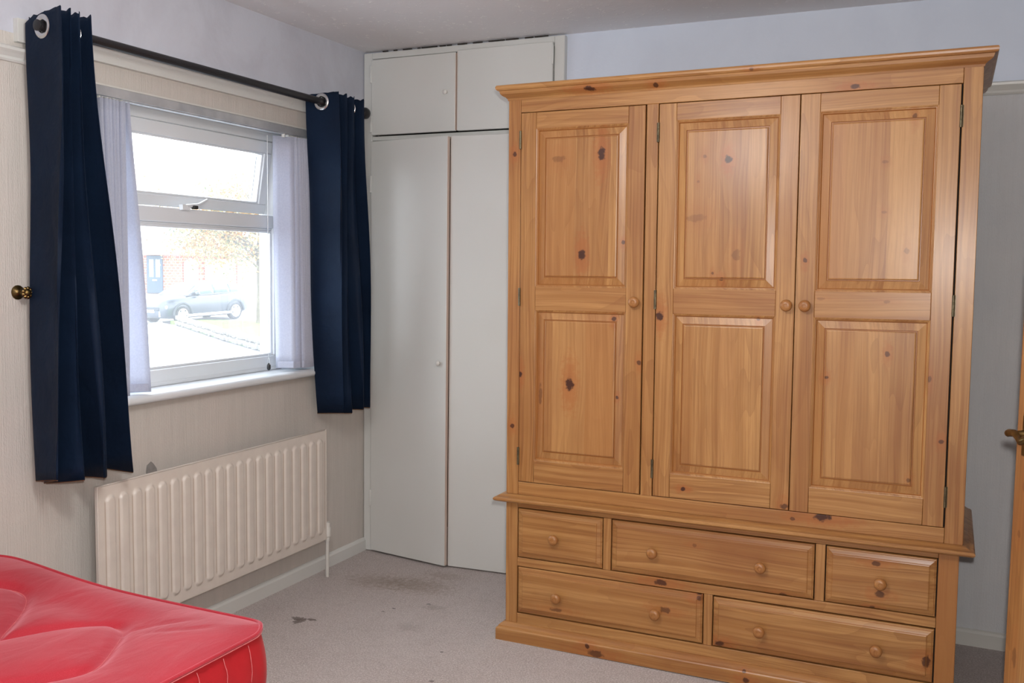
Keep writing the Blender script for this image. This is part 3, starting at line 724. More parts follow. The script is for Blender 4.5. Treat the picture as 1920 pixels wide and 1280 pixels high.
def fr_rad(t, b):
    # dust gathers along the left flank of every flute
    P = t.coord(); x, y, z = t.xyz(P)
    n = t.noise(P, 20, 3)
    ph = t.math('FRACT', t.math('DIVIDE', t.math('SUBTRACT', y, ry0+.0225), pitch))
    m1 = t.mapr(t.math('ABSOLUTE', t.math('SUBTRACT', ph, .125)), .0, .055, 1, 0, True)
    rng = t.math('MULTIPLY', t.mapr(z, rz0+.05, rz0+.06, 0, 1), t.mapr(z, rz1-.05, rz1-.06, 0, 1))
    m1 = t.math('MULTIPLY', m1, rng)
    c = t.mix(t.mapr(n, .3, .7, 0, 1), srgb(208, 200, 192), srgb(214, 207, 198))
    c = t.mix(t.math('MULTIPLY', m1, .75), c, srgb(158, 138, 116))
    t.link(c, b.inputs['Base Color'])
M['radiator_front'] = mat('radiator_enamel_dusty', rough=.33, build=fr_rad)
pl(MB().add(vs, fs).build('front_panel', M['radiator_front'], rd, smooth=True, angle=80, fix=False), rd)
b = MB(); b.box(rx-.014, rx-.004, ry0+.004, ry1-.004, rz0+.004, rz1-.004)
b.box(rx-.014, rx+.0005, ry0, ry0+.006, rz0, rz1); b.box(rx-.014, rx+.0005, ry1-.006, ry1, rz0, rz1)
b.box(rx-.014, rx-.0015, ry0+.006, ry1-.006, rz1-.004, rz1); b.box(rx-.014, rx-.0015, ry0+.006, ry1-.006, rz0, rz0+.004)
pl(b.build('back_panel', M['radiator'], rd, bevel=.002), rd)
for yy in (ry0+.2, ry1-.2):
    b = MB(); b.box(.0005, rx-.014, yy-.02, yy+.02, rz0+.06, rz0+.10); b.box(.0005, .006, yy-.02, yy+.02, rz0+.05, rz1-.06); b.box(.0005, rx-.014, yy-.02, yy+.02, rz1-.12, rz1-.09)
    pl(b.build('wall_bracket', M['radiator'], rd), rd)
b = MB().lathe([(.011, 0), (.011, .018), (.016, .022), (.016, .060), (.012, .066), (.012, .085), (.005, .088)], (rx-.012, ry1+.020, .165), (0, 0, 1), 14)
b.tube([(rx-.012, ry1-.004, rz0+.018), (rx-.012, ry1+.020, rz0+.018)], .009, 10)
pl(b.build('valve', M['gloss_white'], rd, smooth=True), rd)
pl(MB().tube([(rx-.012, ry1+.020, .001), (rx-.012, ry1+.020, .170)], .0082, 12).build('feed_pipe', M['gloss_white'], rd, smooth=True), rd)

# ================================================================== WARDROBE  (local x to the right, front face at y=0, body goes back in +y)
KN = [(0.357, 1.794, 0.0155, 0.024, 1.0), (0.289, 1.442, 0.0145, 0.0215, 1.0), (0.195, 1.783, 0.0285, 0.0131, 0.35), (0.44, 1.487, 0.0077, 0.0072, 0.8), (0.248, 0.979, 0.018, 0.025, 1.0), (0.132, 0.934, 0.0090, 0.0392, 0.5), (0.41, 1.219, 0.0088, 0.0084, 0.9), (0.426, 0.942, 0.0065, 0.0066, 0.9), (0.506, 1.069, 0.0080, 0.0092, 0.8), (0.024, 1.807, 0.0098, 0.0095, 0.9), (0.023, 0.811, 0.0095, 0.0092, 0.9), (0.054, 1.004, 0.0086, 0.0138, 1.0), (0.798, 1.758, 0.0138, 0.0137, 1.0), (0.721, 1.77, 0.0079, 0.0078, 0.5), (0.7, 1.688, 0.0062, 0.0061, 0.4), (0.695, 1.567, 0.0396, 0.0142, 0.3), (0.832, 1.443, 0.0157, 0.0211, 0.35), (0.784, 1.363, 0.0097, 0.0065, 0.9), (0.755, 1.382, 0.0054, 0.0053, 0.6), (0.576, 1.235, 0.0149, 0.018, 1.0), (0.671, 0.64, 0.0083, 0.0083, 1.0), (0.909, 1.233, 0.0069, 0.007, 0.8), (1.010, 0.617, 0.0133, 0.0105, 0.8), (1.107, 1.304, 0.0163, 0.0048, 0.3), (1.301, 1.298, 0.0124, 0.005, 0.35), (1.187, 1.966, 0.0158, 0.0084, 0.9), (1.362, 1.863, 0.008, 0.0102, 0.7), (1.283, 1.73, 0.0108, 0.0055, 0.35), (1.284, 1.575, 0.0108, 0.0056, 0.35), (1.354, 1.456, 0.0081, 0.0111, 0.4), (1.054, 1.426, 0.0073, 0.0092, 0.8), (1.31, 1.136, 0.0088, 0.0097, 0.8), (1.128, 1.052, 0.0098, 0.0059, 0.8), (1.473, 0.872, 0.0089, 0.0073, 0.8), (1.432, 1.064, 0.006, 0.0115, 0.6), (1.386, 0.743, 0.0077, 0.0084, 0.6), (1.132, 0.597, 0.0289, 0.0163, 1.0), (1.037, 0.58, 0.0102, 0.0061, 0.7), (0.317, 2.017, 0.0225, 0.0098, 1.0), (0.552, 2.014, 0.0101, 0.0087, 0.9), (0.874, 2.037, 0.0092, 0.0065, 0.6), (0.601, 0.300, 0.0254, 0.0122, 0.9), (0.21, 0.143, 0.0252, 0.008, 0.6), (0.618, 0.208, 0.0217, 0.0113, 0.7), (0.736, 0.270, 0.011, 0.0161, 0.8), (0.809, 0.12, 0.0163, 0.0157, 0.9), (1.456, 0.175, 0.0137, 0.0219, 0.9), (1.3, 0.468, 0.0148, 0.0083, 0.8), (1.313, 0.371, 0.0138, 0.0118, 0.8), (1.294, 0.324, 0.0095, 0.0059, 0.9), (1.015, 0.322, 0.0144, 0.007, 0.8), (0.337, 0.036, 0.0103, 0.0099, 0.9), (0.372, 0.014, 0.0305, 0.0138, 0.75), (0.899, 0.047, 0.0071, 0.0064, 0.8), (0.907, 0.018, 0.0132, 0.0091, 0.9), (0.718, 0.451, 0.0082, 0.0065, 0.4)]
def knots_in(x0, x1, z0, z1):
    return tuple(k for k in KN if x0 <= k[0] <= x1 and z0 <= k[1] <= z1)
wd = empty('wardrobe', 'large honey pine wardrobe, three panelled doors over five drawers', 'wardrobe', (1.100, -.724, 0.0), (0, -.0065, 0))
UW, LW, BD = 1.546, 1.537, .560
def board(x0, x1, z0, z1, axis, seed, name, y0=0., y1=.022, tone=0, lam=0, bv=.0015, kn=True):
    mt = pine(axis, seed, lam, knots_in(x0, x1, z0, z1) if kn else (), tone)
    return MB().box(x0, x1, y0, y1, z0, z1).build(name, mt, wd, bevel=bv)
# upper carcass
g = .0008
board(0, .048, .556, 2.0, 'z', 1.3, 'frame_stile', tone=.25); board(1.493, UW, .556, 2.0, 'z', 2.1, 'frame_stile', tone=.15); board(.5185, .5595, .604, 1.9535, 'z', 3.7, 'frame_stile', tone=.12)
board(.048+g, 1.493-g, 1.9535, 2.0, 'x', 4.4, 'frame_rail', tone=.15); board(.048+g, 1.493-g, .556, .604, 'x', 5.6, 'frame_rail', tone=.1)
for xa, xb, nm in ((0, .020, 'side_panel'), (UW-.020, UW, 'side_panel')):
    MB().box(xa, xb, .022, BD, .556, 2.0).build(nm, pine('z', 6.2 if xa else 7.4, 1, (), .35), wd, bevel=.001)
MB().box(.020, UW-.020, BD-.012, BD, .556, 2.0).build('back_panel', pine('z', 8.1, 1, (), .3), wd)
MB().box(.020, UW-.020, .022, BD-.012, 1.985, 2.0).build('top_panel', pine('x', 8.6, 1, (), .2), wd)
MB().box(.020, UW-.020, .030, .034, .560, 1.985).build('shadow_board', M['dark_gap'], wd)
# lower carcass
board(0, .0465, .065, .526, 'z', 9.3, 'frame_stile', tone=.2); board(1.4795, LW, .065, .526, 'z', 10.9, 'frame_stile', tone=.75)
board(.0465+g, 1.4795-g, .5075, .526, 'x', 11.7, 'frame_rail', tone=.25); board(.0465+g, 1.4795-g, .2845, .3165, 'x', 12.3, 'frame_rail', tone=.1)
board(.0465+g, 1.4795-g, .060, .1035, 'x', 13.1, 'frame_rail', tone=.05)
board(.3845, .4135, .3165+g, .5075-g, 'z', 14.2, 'frame_stile', tone=.2); board(1.1145, 1.1445, .3165+g, .5075-g, 'z', 15.5, 'frame_stile', tone=.1); board(.7515, .7815, .1035+g, .2845-g, 'z', 16.4, 'frame_stile', tone=.1)
for xa, xb, sd in ((0, .020, 17.1), (LW-.020, LW, 18.3)): MB().box(xa, xb, .022, BD, .0, .526).build('side_panel', pine('z', sd, 1, (), .35), wd, bevel=.001)
MB().box(.020, LW-.020, BD-.012, BD, .0, .526).build('back_panel', pine('x', 18.9, 1, (), .3), wd)
MB().box(.020, LW-.020, .030, .034, .03, .526).build('shadow_board', M['dark_gap'], wd)
MB().box(.0, LW, .0, BD, .526, .5285).build('deck', pine('x', 19.2, 0, (), .3), wd)
# mouldings (path runs so that 'out' points away from the body)
def mould(name, prof, x1, seed, knz, tone=0, right=True):
    path = [(0, BD), (0, 0), (x1, 0)] + ([(x1, BD)] if right else [])
    pr = [(o, z) for o, z in prof]
    # travelling down -y the outside is to the right (-x side) -> ok
    b = MB(); n = len(pr)
    segs = [((0, BD), (0, 0), (x1, 0)), ]
    b.sweep(pr, path, 0)
    mt = pine('x', seed, 0, knots_in(-.05, x1+.05, *knz), tone)
    return b.build(name, mt, wd, smooth=True, angle=25)
mould('cornice', [(-.02, 1.998), (.002, 1.998), (.004, 2.004), (.010, 2.010), (.018, 2.014), (.024, 2.020), (.026, 2.027), (.027, 2.030), (.033, 2.032), (.037, 2.037), (.038, 2.043), (.035, 2.049), (.030, 2.0505), (-.02, 2.0505)], UW, 20.7, (2.001, 2.06), .05)
MB().box(.018, UW-.018, .018, BD, 2.0, 2.046).build('cornice_cap', pine('x', 21.9, 1, (), .3), wd)
mould('waist_moulding', [(-.02, .5285), (.026, .5285), (.033, .531), (.038, .536), (.038, .541), (.034, .545), (.026, .547), (.020, .551), (.008, .556), (-.02, .556)], UW-.004, 22.3, (.9, .91), .0)
mould('plinth', [(-.012, .0), (.028, .0), (.028, .043), (.025, .047), (.021, .049), (.019, .055), (.012, .061), (.004, .066), (-.012, .066)], LW, 23.4, (-.01, .062), .25, False)

HINGE_R = .0045
def knob(parent, x, z, seed, y=0.0):
    prof = [(.0075, 0), (.007, .008), (.0085, .011), (.0165, .015), (.0192, .020), (.0188, .026), (.0160, .0305), (.0100, .0335), (.0065, .0338), (.0055, .0325), (.0012, .0325)]
    MB().lathe(prof, (x, y, z), (0, -1, 0), 28).build('knob', pine('z' if seed % 2 else 'x', 30+seed, 0, (), .55), parent, smooth=True, angle=50)

def wdoor(x0, x1, z0, z1, hinge_x, knobx, seed, dy=0):
    SW = .060; mid0, mid1 = 1.243, 1.328; ob, ot = z0+.083, z1-.058
    yF = -.002+dy; yB = .020
    l, r = x0+SW, x1-SW
    b = MB()
    mts = []
    def addb(xa, xb, za, zb, axis, sd, tone):
        mts.append(pine(axis, sd, 0, knots_in(xa-.003, xb+.003, za-.003, zb+.003), tone)); b.box(xa, xb, yF, yB, za, zb, len(mts)-1)
    e = .0004
    addb(x0, l-e, z0, z1, 'z', seed+.11, .08); addb(r+e, x1, z0, z1, 'z', seed+.27, .12)
    addb(l, r, ot, z1, 'x', seed+.39, .12); addb(l, r, mid0, mid1, 'x', seed+.53, .18); addb(l, r, z0, ob, 'x', seed+.67, .05)
    d = b.build('door', mts, wd, bevel=.0012, seg=1)
    for (za, zb, sd) in ((mid1, ot, .2), (ob, mid0, .6)):
        mt = pine('z', seed+sd*3, 1, knots_in(l, r, za, zb), 0)
        # moulded sticking, sunk margin, raised field with a small step
        pr = [(-.0005, yF+.0005), (.0025, yF+.0015), (.0045, yF+.0045), (.0060, yF+.0048), (.0085, yF+.0082), (.0095, yF+.0105),
              (.0330, yF+.0058), (.0345, yF+.0088), (.0370, yF+.0088), (.0385, yF+.0036), (.0420, yF+.0026)]
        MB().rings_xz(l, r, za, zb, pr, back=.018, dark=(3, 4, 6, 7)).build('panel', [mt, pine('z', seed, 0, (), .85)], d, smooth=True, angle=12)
    knob(d, knobx, 1.2805, int(seed) % 7, yF)
    for hz in (z1-.095, 1.29, z0+.095):
        bb = MB().lathe([(HINGE_R, 0), (HINGE_R, .021), (HINGE_R*.8, .0215), (HINGE_R, .022), (HINGE_R, .043), (HINGE_R*.8, .0435), (HINGE_R, .044), (HINGE_R, .065)], (hinge_x, -.0045, hz-.0325), (0, 0, 1), 10)
        sx = -1 if hinge_x < (x0+x1)/2 else 1
        bb.box(min(hinge_x, hinge_x+sx*.006), max(hinge_x, hinge_x+sx*.006), -.0022, -.0005, hz-.032, hz+.032)
        bb.build('hinge', M['hinge'], d, smooth=True)
    return d
wdoor(.0505, .5145, .6065, 1.9510, .0490, .4900, 40)
wdoor(.5630, 1.0235, .6065, 1.9510, .5610, 1.0010, 51, .001)
wdoor(1.0265, 1.4880, .6065, 1.9510, 1.4905, 1.0590, 62, -.0015)
# rub mark and fine scratches on the right-hand door
b = MB()
for (xa, za, xb, zb, w) in ((1.345, .972, 1.400, .970, .0008), (1.405, .970, 1.425, .9695, .0012)):
    b.box(xa, xb, .0012, .0016, min(za, zb)-w, max(za, zb)+w)
# split in the middle door's edge
def drawer(x0, x1, z0, z1, seed, knobs, tone=0):
    mt = pine('x', seed, 0, knots_in(x0-.002, x1+.002, z0-.004, z1+.004), tone)
    pr = [(0, .004), (.0005, .0015), (.0025, -.0005), (.0045, -.0010), (.0060, -.0028), (.0085, -.0034), (.0190, -.0068), (.0205, -.0088), (.0230, -.0096)]
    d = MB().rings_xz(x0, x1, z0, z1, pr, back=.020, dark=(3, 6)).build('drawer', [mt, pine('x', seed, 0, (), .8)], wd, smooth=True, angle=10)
    for i, kx in enumerate(knobs): knob(d, kx, (z0+z1)/2-.002 if len(knobs) else 0, int(seed*3+i) % 9, -.0096)
    return d
drawer(.0500, .3810, .3200, .5030, 71, [.203], .12)
drawer(.4170, 1.1110, .3200, .5030, 73.5, [.573, .943], .10)
drawer(1.1480, 1.4760, .3200, .5030, 76.1, [1.316], .05)
drawer(.0510, .7480, .1080, .2810, 78.7, [.215, .587], .12)
drawer(.7850, 1.4755, .1080, .2790, 81.2, [.945, 1.310], .02)

# ================================================================== BED
bx0, bx1, by0, by1 = .075, 1.075, -3.97, -2.045
bed = empty('bed', 'single bed with bare red quilted mattress in the lower left corner', 'bed', ((bx0+bx1)/2, (by0+by1)/2, 0))
def rrect(x0, x1, y0, y1, r, n_c=10, step=.02):
    pts = []
    def seg(a, b_):
        L_ = math.hypot(b_[0]-a[0], b_[1]-a[1]); k = max(1, int(L_/step))
        for i in range(k): pts.append((a[0]+(b_[0]-a[0])*i/k, a[1]+(b_[1]-a[1])*i/k))
    cs = [((x1-r, y0+r), -PI/2), ((x1-r, y1-r), 0), ((x0+r, y1-r), PI/2), ((x0+r, y0+r), PI)]
    for i, (c, a0) in enumerate(cs):
        for k in range(n_c): a = a0+PI/2*k/n_c; pts.append((c[0]+r*math.cos(a), c[1]+r*math.sin(a)))
        a = a0+PI/2; p = (c[0]+r*math.cos(a), c[1]+r*math.sin(a)); c2, a2 = cs[(i+1) % 4]; seg(p, (c2[0]+r*math.cos(a2), c2[1]+r*math.sin(a2)))
    return pts
def catmull(P, n=8):
    out = []
    for i in range(len(P)-1):
        p0 = P[max(0, i-1)]; p1 = P[i]; p2 = P[i+1]; p3 = P[min(len(P)-1, i+2)]
        for k in range(n):
            t = k/n; out.append(tuple(.5*((2*p1[j]) + (-p0[j]+p2[j])*t + (2*p0[j]-5*p1[j]+4*p2[j]-p3[j])*t*t + (-p0[j]+3*p1[j]-3*p2[j]+p3[j])*t**3) for j in range(len(p1))))
    out.append(P[-1]); return out
petal = [(.40, -2.78), (.49, -2.60), (.571, -2.425), (.626, -2.321), (.682, -2.240), (.722, -2.216), (.765, -2.236), (.805, -2.285), (.838, -2.335), (.868, -2.385), (.887, -2.430), (.882, -2.475), (.850, -2.530), (.79, -2.60), (.70, -2.70), (.60, -2.83)]
petal2 = [(.10, -2.40), (.19, -2.27), (.286, -2.207), (.340, -2.190), (.385, -2.205), (.440, -2.255), (.490, -2.315), (.545, -2.395), (.571, -2.425)]
seams = [catmull(petal), catmull(petal2)]
for k in (1, 2, 3):
    seams.append([(x_, y_-.62*k+.1) for x_, y_ in seams[0] if -3.85 < y_-.62*k+.1]); seams.append([(x_-.02, y_-.62*k+.1) for x_, y_ in seams[1] if -3.85 < y_-.62*k+.1])
seams = [s_ for s_ in seams if len(s_) > 3]
allseg = np.array([(a[0], a[1], b_[0], b_[1]) for s_ in seams for a, b_ in zip(s_[:-1], s_[1:])])
ZT = .500
creases = [(.800, -2.235, .905, -2.120, .006), (.78, -2.275, .83, -2.16, .004), (.85, -2.26, 1.00, -2.13, .004)]
def top_h(X, Y):
    X = np.asarray(X); Y = np.asarray(Y)
    A = allseg; px = X[:, None]-A[None, :, 0]; py = Y[:, None]-A[None, :, 1]
    dx = (A[:, 2]-A[:, 0])[None]; dy = (A[:, 3]-A[:, 1])[None]
    t = np.clip((px*dx+py*dy)/(dx*dx+dy*dy+1e-9), 0, 1); d = np.sqrt((px-t*dx)**2+(py-t*dy)**2).min(1)
    e = np.minimum(np.minimum(X-bx0, bx1-X), np.minimum(Y-by0, by1-Y))
    h = ZT + .022*(1-np.exp(-np.clip(e, 0, 1)/.07)) - .013*np.exp(-(d/.016)**2) - .010*np.exp(-(d/.06)**2)
    h += .038*np.exp(-((X-bx0)/.30)**2) * (Y > -9)
    h += -.014*np.exp(-((Y+2.20)/.07)**2)*np.exp(-((X-.62)/.22)**2)
    for (xa, ya, xb, yb, dp) in creases:
        vx, vy = xb-xa, yb-ya; q = X-xa; w = Y-ya; tt = np.clip((q*vx+w*vy)/(vx*vx+vy*vy), 0, 1); dd = np.sqrt((q-tt*vx)**2+(w-tt*vy)**2)
        h += -dp*np.exp(-(dd/.008)**2)*np.sin(PI*np.clip(tt*.9+.05, 0, 1))
    return h
ol = rrect(bx0, bx1, by0, by1, .085); n = len(ol)
cxm, cym = (bx0+bx1)/2, (by0+by1)/2
NR = 120; X = []; Y = []
hx = (bx1-bx0)/2
for i in range(NR):
    ins = hx*(i/(NR-1))**1.0*.985                       # inset distance in metres
    r_ = max(.085-ins*.1, .03)
    for (x_, y_) in ol:
        # shrink towards the long centre line
        fx = (x_-cxm)/hx; sy = (by1-by0)/2; fy = (y_-cym)/sy
        X.append(cxm+fx*(hx-ins)); Y.append(cym+fy*(sy-ins))
Hh = top_h(X, Y)
vs = [(X[i], Y[i], float(Hh[i])) for i in range(len(X))]; fs = []
for i in range(NR-1):
    for k in range(n): k2 = (k+1) % n; fs.append((i*n+k, i*n+k2, (i+1)*n+k2, (i+1)*n+k))
fs.append(tuple((NR-1)*n+k for k in range(n)))
def bl(o): o.location = -bed.location; return o
mt_ = bl(MB().add(vs, fs).build('mattress', M['red'], bed, smooth=True, angle=180))
# border (side wall) with vertical quilting pulls
vs = []; fs = []; lev = 14; zb = .285
for j in range(lev+1):
    t = j/lev
    for k in range(n):
        x_, y_ = ol[k]; px, py = ol[(k-1) % n]; qx, qy = ol[(k+1) % n]; nx, ny = (qy-py), -(qx-px); L_ = math.hypot(nx, ny); nx /= L_; ny /= L_
        ss_ = (y_ if abs(nx) > .7 else x_); q = abs(((ss_/.085) % 1)-.5)*2
        bulge = .012*math.sin(PI*t) + .007*math.sin(PI*t)*(1-math.exp(-((1-q)/.22)**2))-.004
        zt = float(Hh[k]); vs.append((x_+nx*bulge, y_+ny*bulge, zt+(zb-zt)*t))
for j in range(lev):
    for k in range(n): k2 = (k+1) % n; fs.append((j*n+k, j*n+k2, (j+1)*n+k2, (j+1)*n+k))
brd = MB().add(vs, fs).build('border', M['red_dark'], mt_, smooth=True, angle=180)
pts = [(ol[k][0]+(ol[k][0]-cxm)*.004, ol[k][1], float(Hh[k])+.001) for k in range(n)]
MB().tube(pts, .0048, 8, closed=True).build('piping', M['red'], mt_, smooth=True)
pts2 = [(p[0]+.004*(1 if p[0] > cxm else -1), p[1]+.001, p[2]-.0055) for p in pts]
MB().tube(pts2, .0012, 6, closed=True).build('stitching', M['thread'], mt_, smooth=True)
pts2 = [(p[0], p[1], p[2]-(Hh[0]-zb)+.003) for p in pts]
MB().tube([(p[0]-(p[0]-cxm)*.004, p[1], zb+.004) for p in pts], .006, 8, closed=True).build('piping', M['red'], mt_, smooth=True)
b = MB()
for s_ in seams[:2]:
    a_ = np.array(s_); hh = top_h(a_[:, 0], a_[:, 1]); b.tube([(p[0], p[1], float(z_)+.0008) for p, z_ in zip(s_, hh)], .0009, 5)
b.build('stitching', M['thread'], mt_, smooth=True)
b = MB(); random.seed(11)                             # the pulls of pale thread down the border
for q in range(9):
    y_ = -2.150-.085*q+.0425*0
    ln = random.uniform(.10, .16); b.tube([(bx1+.0045+.012*math.sin(PI*tt), y_+random.uniform(-.0015, .0015), .487-ln*tt*1.0) for tt in [k/8 for k in range(9)]], .0009, 5)
b.build('quilting_thread', M['thread'], mt_, smooth=True)['kind'] = 'stuff'
b = MB().box(bx0+.012, bx1-.012, by0+.012, by1-.012, .03, .280)
bl(b.build('divan_base', M['red_dark'], bed, bevel=.02, seg=3))
b = MB()
for x_, y_ in ((bx0+.08, by0+.1), (bx1-.08, by0+.1), (bx0+.08, by1-.1), (bx1-.08, by1-.1)):
    bl(MB().lathe([(.018, 0), (.018, .026), (.012, .032)], (x_, y_, 0), (0, 0, 1), 14).build('castor', M['rubber_black'], bed, smooth=True))

# ================================================================== PINE ROOM DOOR, swung open on the right
E0 = Vector((2.755, -1.245, 0)); dirv = Vector((.40, -.916, 0)).normalized()   # from the free edge back to the hinges
door = empty('door_1', 'pine panelled room door standing open at the right edge', 'door', (E0.x, E0.y, 0), (0, 0, math.atan2(dirv.y, dirv.x)), kind='structure')
DW, DH, DT = .76, 2.0, .035
# local: x from free edge to hinge; face seen is the one towards the room's left => local -y? (computed below)
FS = -1 if (Vector((-dirv.y, dirv.x, 0)).dot(Vector((-1, 0, 0))) < 0) else 1
yf = FS*DT/2
def dbox(x0, x1, z0, z1, name, ax, sd, inset=0, tone=0):
    mt = pine(ax, sd, 0 if not inset else 1, DK.get(name, ()), tone)
    return MB().box(x0, x1, -DT/2+inset, DT/2-inset, z0, z1).build(name, mt, door, bevel=.003 if not inset else .001)
DK = {'lock_stile': ((.035, .76, .008, .012, .35), (.045, .45, .012, .030, .45), (.05, .88, .010, .018, .4))}
dbox(0, .100, .008, DH, 'lock_stile', 'z', 91); dbox(DW-.1, DW, .008, DH, 'hinge_stile', 'z', 92)
for za, zb_ in ((.008, .20), (.62, .80), (1.30, 1.42), (DH-.11, DH)): dbox(.1005, DW-.1005, za, zb_, 'rail', 'x', 93+za)
for za, zb_ in ((.20, .62), (.80, 1.30), (1.42, DH-.11)):
    dbox(.1005, DW/2-.05, za, zb_, 'panel', 'z', 96+za, .010); dbox(DW/2+.05, DW-.1005, za, zb_, 'panel', 'z', 97+za, .010)
    dbox(DW/2-.0495, DW/2+.0495, za, zb_, 'muntin', 'z', 98+za)
MB().box(-.0012, -.0002, -DT/2+.001, DT/2-.001, .01, DH-.002).build('door_edge', pine('z', 99, 0, (), 1.0), door)
for sgn in (1, -1):
    hp = MB().box(.028, .072, min(sgn*DT/2, sgn*(DT/2+.003)), max(sgn*DT/2, sgn*(DT/2+.003)), .955, 1.055).build('handle_plate', M['brass'], door, bevel=.0015)
    b = MB().lathe([(.013, 0), (.012, .006), (.008, .012), (.007, .045)], (.050, sgn*(DT/2+.003), 1.012), (0, sgn, 0), 14)
    yl = sgn*(DT/2+.046)
    b.tube([(.046, yl, 1.012), (.052, yl, 1.0145), (.075, yl, 1.018), (.095, yl+sgn*.002, 1.012), (.118, yl+sgn*.006, 1.004), (.132, yl+sgn*.004, 1.010), (.140, yl, 1.016)], [.009, .0095, .0085, .0075, .0085, .010, .007], 12)
    b.build('lever', M['brass'], hp, smooth=True)
    MB().lathe([(.004, 0), (.004, .002), (.001, .003)], (.050, sgn*(DT/2+.003), 1.045), (0, sgn, 0), 8).build('screw', M['brass'], hp, smooth=True)
    MB().lathe([(.004, 0), (.004, .002), (.001, .003)], (.050, sgn*(DT/2+.003), .965), (0, sgn, 0), 8).build('screw', M['brass'], hp, smooth=True)

# unseen pendant, added to go with the fill light
pen = empty('fill_pendant', 'plain white pendant, an unseen addition that holds the fill light', 'lamp', (1.6, -2.7, 2.4))
MB().lathe([(.045, 0), (.040, -.02), (.006, -.03), (.004, -.2)], (0, 0, 0), (0, 0, 1), 20).build('ceiling_rose', M['gloss_white'], pen, smooth=True)

# ================================================================== OUTSIDE (seen through the window)
OC = Vector((CP.x, CP.y, 0)); OF = Vector((-.4169, .9090, 0)); OR = Vector((.9090, .4169, 0))
def gz(D): return -.95 + max(0, D-37)*.55/16
def ext(D, s_, z=0): p = OC + OF*D + OR*s_; return (p.x, p.y, z)
def extu(D, u, z=None):
    s_ = (u-960)/FPX*D; return ext(D, s_, gz(D) if z is None else z)
M['road'] = mat('road', rough=.85, build=varied(srgb(150, 150, 154), srgb(165, 165, 168), 1.5, (40, .3, .01)))
M['pave'] = mat('pavement', rough=.85, build=varied(srgb(124, 124, 134), srgb(138, 138, 146), 2, (30, .3, .01)))
M['kerb'] = mat('kerb', rough=.8, build=varied(srgb(176, 174, 166), srgb(190, 188, 178), 6, (60, .3, .01)))
M['grass'] = mat('grass', rough=.9, build=varied(srgb(84, 132, 44), srgb(112, 152, 62), 3, (60, .6, .04)))
M['stone'] = mat('garden_stone', rough=.9, build=varied(srgb(96, 95, 92), srgb(156, 152, 142), 4, (30, .5, .02)))
M['render'] = mat('white_render', rough=.8, build=varied(srgb(225, 222, 214), srgb(235, 232, 226), 1, (40, .2, .01)))
def f(t, b):
    P = t.coord()
    br = t.node('ShaderNodeTexBrick'); br.inputs['Scale'].default_value = 1
    v = t.node('ShaderNodeMapping'); v.inputs['Rotation'].default_value = (PI/2, 0, 0); t.link(P, v.inputs[0]); t.link(v.outputs[0], br.inputs[0])
    br.inputs['Color1'].default_value = srgb(168, 92, 76); br.inputs['Color2'].default_value = srgb(188, 112, 92); br.inputs['Mortar'].default_value = srgb(200, 180, 168)
    br.inputs['Brick Width'].default_value = .225; br.inputs['Row Height'].default_value = .15; br.inputs['Mortar Size'].default_value = .012
    t.link(br.outputs[0], b.inputs['Base Color'])
M['brick'] = mat('red_brick', rough=.9, build=f)
M['roof'] = mat('roof_tile', rough=.8, build=varied(srgb(150, 130, 120), srgb(170, 150, 138), 3))
M['door_blue'] = mat('slate_blue_door', rough=.4, build=varied(srgb(58, 74, 88), srgb(64, 82, 98), 4))
M['win_dark'] = mat('far_glass', rough=.1, build=varied(srgb(120, 140, 150), srgb(140, 160, 168), 2))
M['bark'] = mat('bark', rough=.9, build=varied(srgb(92, 84, 72), srgb(120, 110, 94), 6, (20, .5, .02)))
def f(t, b):
    n = t.noise(t.coord(), 1.3, 3); n2 = t.noise(t.coord(), 9, 1)
    c = t.ramp(t.math('ADD', t.math('MULTIPLY', n, .7), t.math('MULTIPLY', n2, .3)), [(.35, srgb(98, 112, 88)[:3]), (.48, srgb(154, 138, 90)[:3]), (.58, srgb(172, 116, 70)[:3]), (.7, srgb(118, 128, 98)[:3])])
    t.link(c, b.inputs['Base Color'])
M['leaf'] = mat('autumn_leaf', rough=.7, build=f)
M['car'] = mat('dark_blue_car_paint', rough=.3, coat=1, build=varied(srgb(40, 52, 66), srgb(44, 56, 70), 3))
M['car_clad'] = mat('grey_cladding', rough=.6, build=varied(srgb(48, 56, 64), srgb(56, 64, 72), 3))
M['car_glass'] = mat('car_glass', rough=.06, spec=.9, build=varied(srgb(84, 104, 112), srgb(100, 120, 128), 1))
M['tyre'] = mat('tyre', rough=.8, build=varied(srgb(34, 36, 40), srgb(44, 46, 50), 6))
M['rim'] = mat('silver_rim', rough=.3, build=varied(srgb(205, 208, 214), srgb(225, 226, 230), 6))
M['lampg'] = mat('headlamp', rough=.15, build=varied(srgb(215, 220, 226), srgb(228, 232, 236), 6))

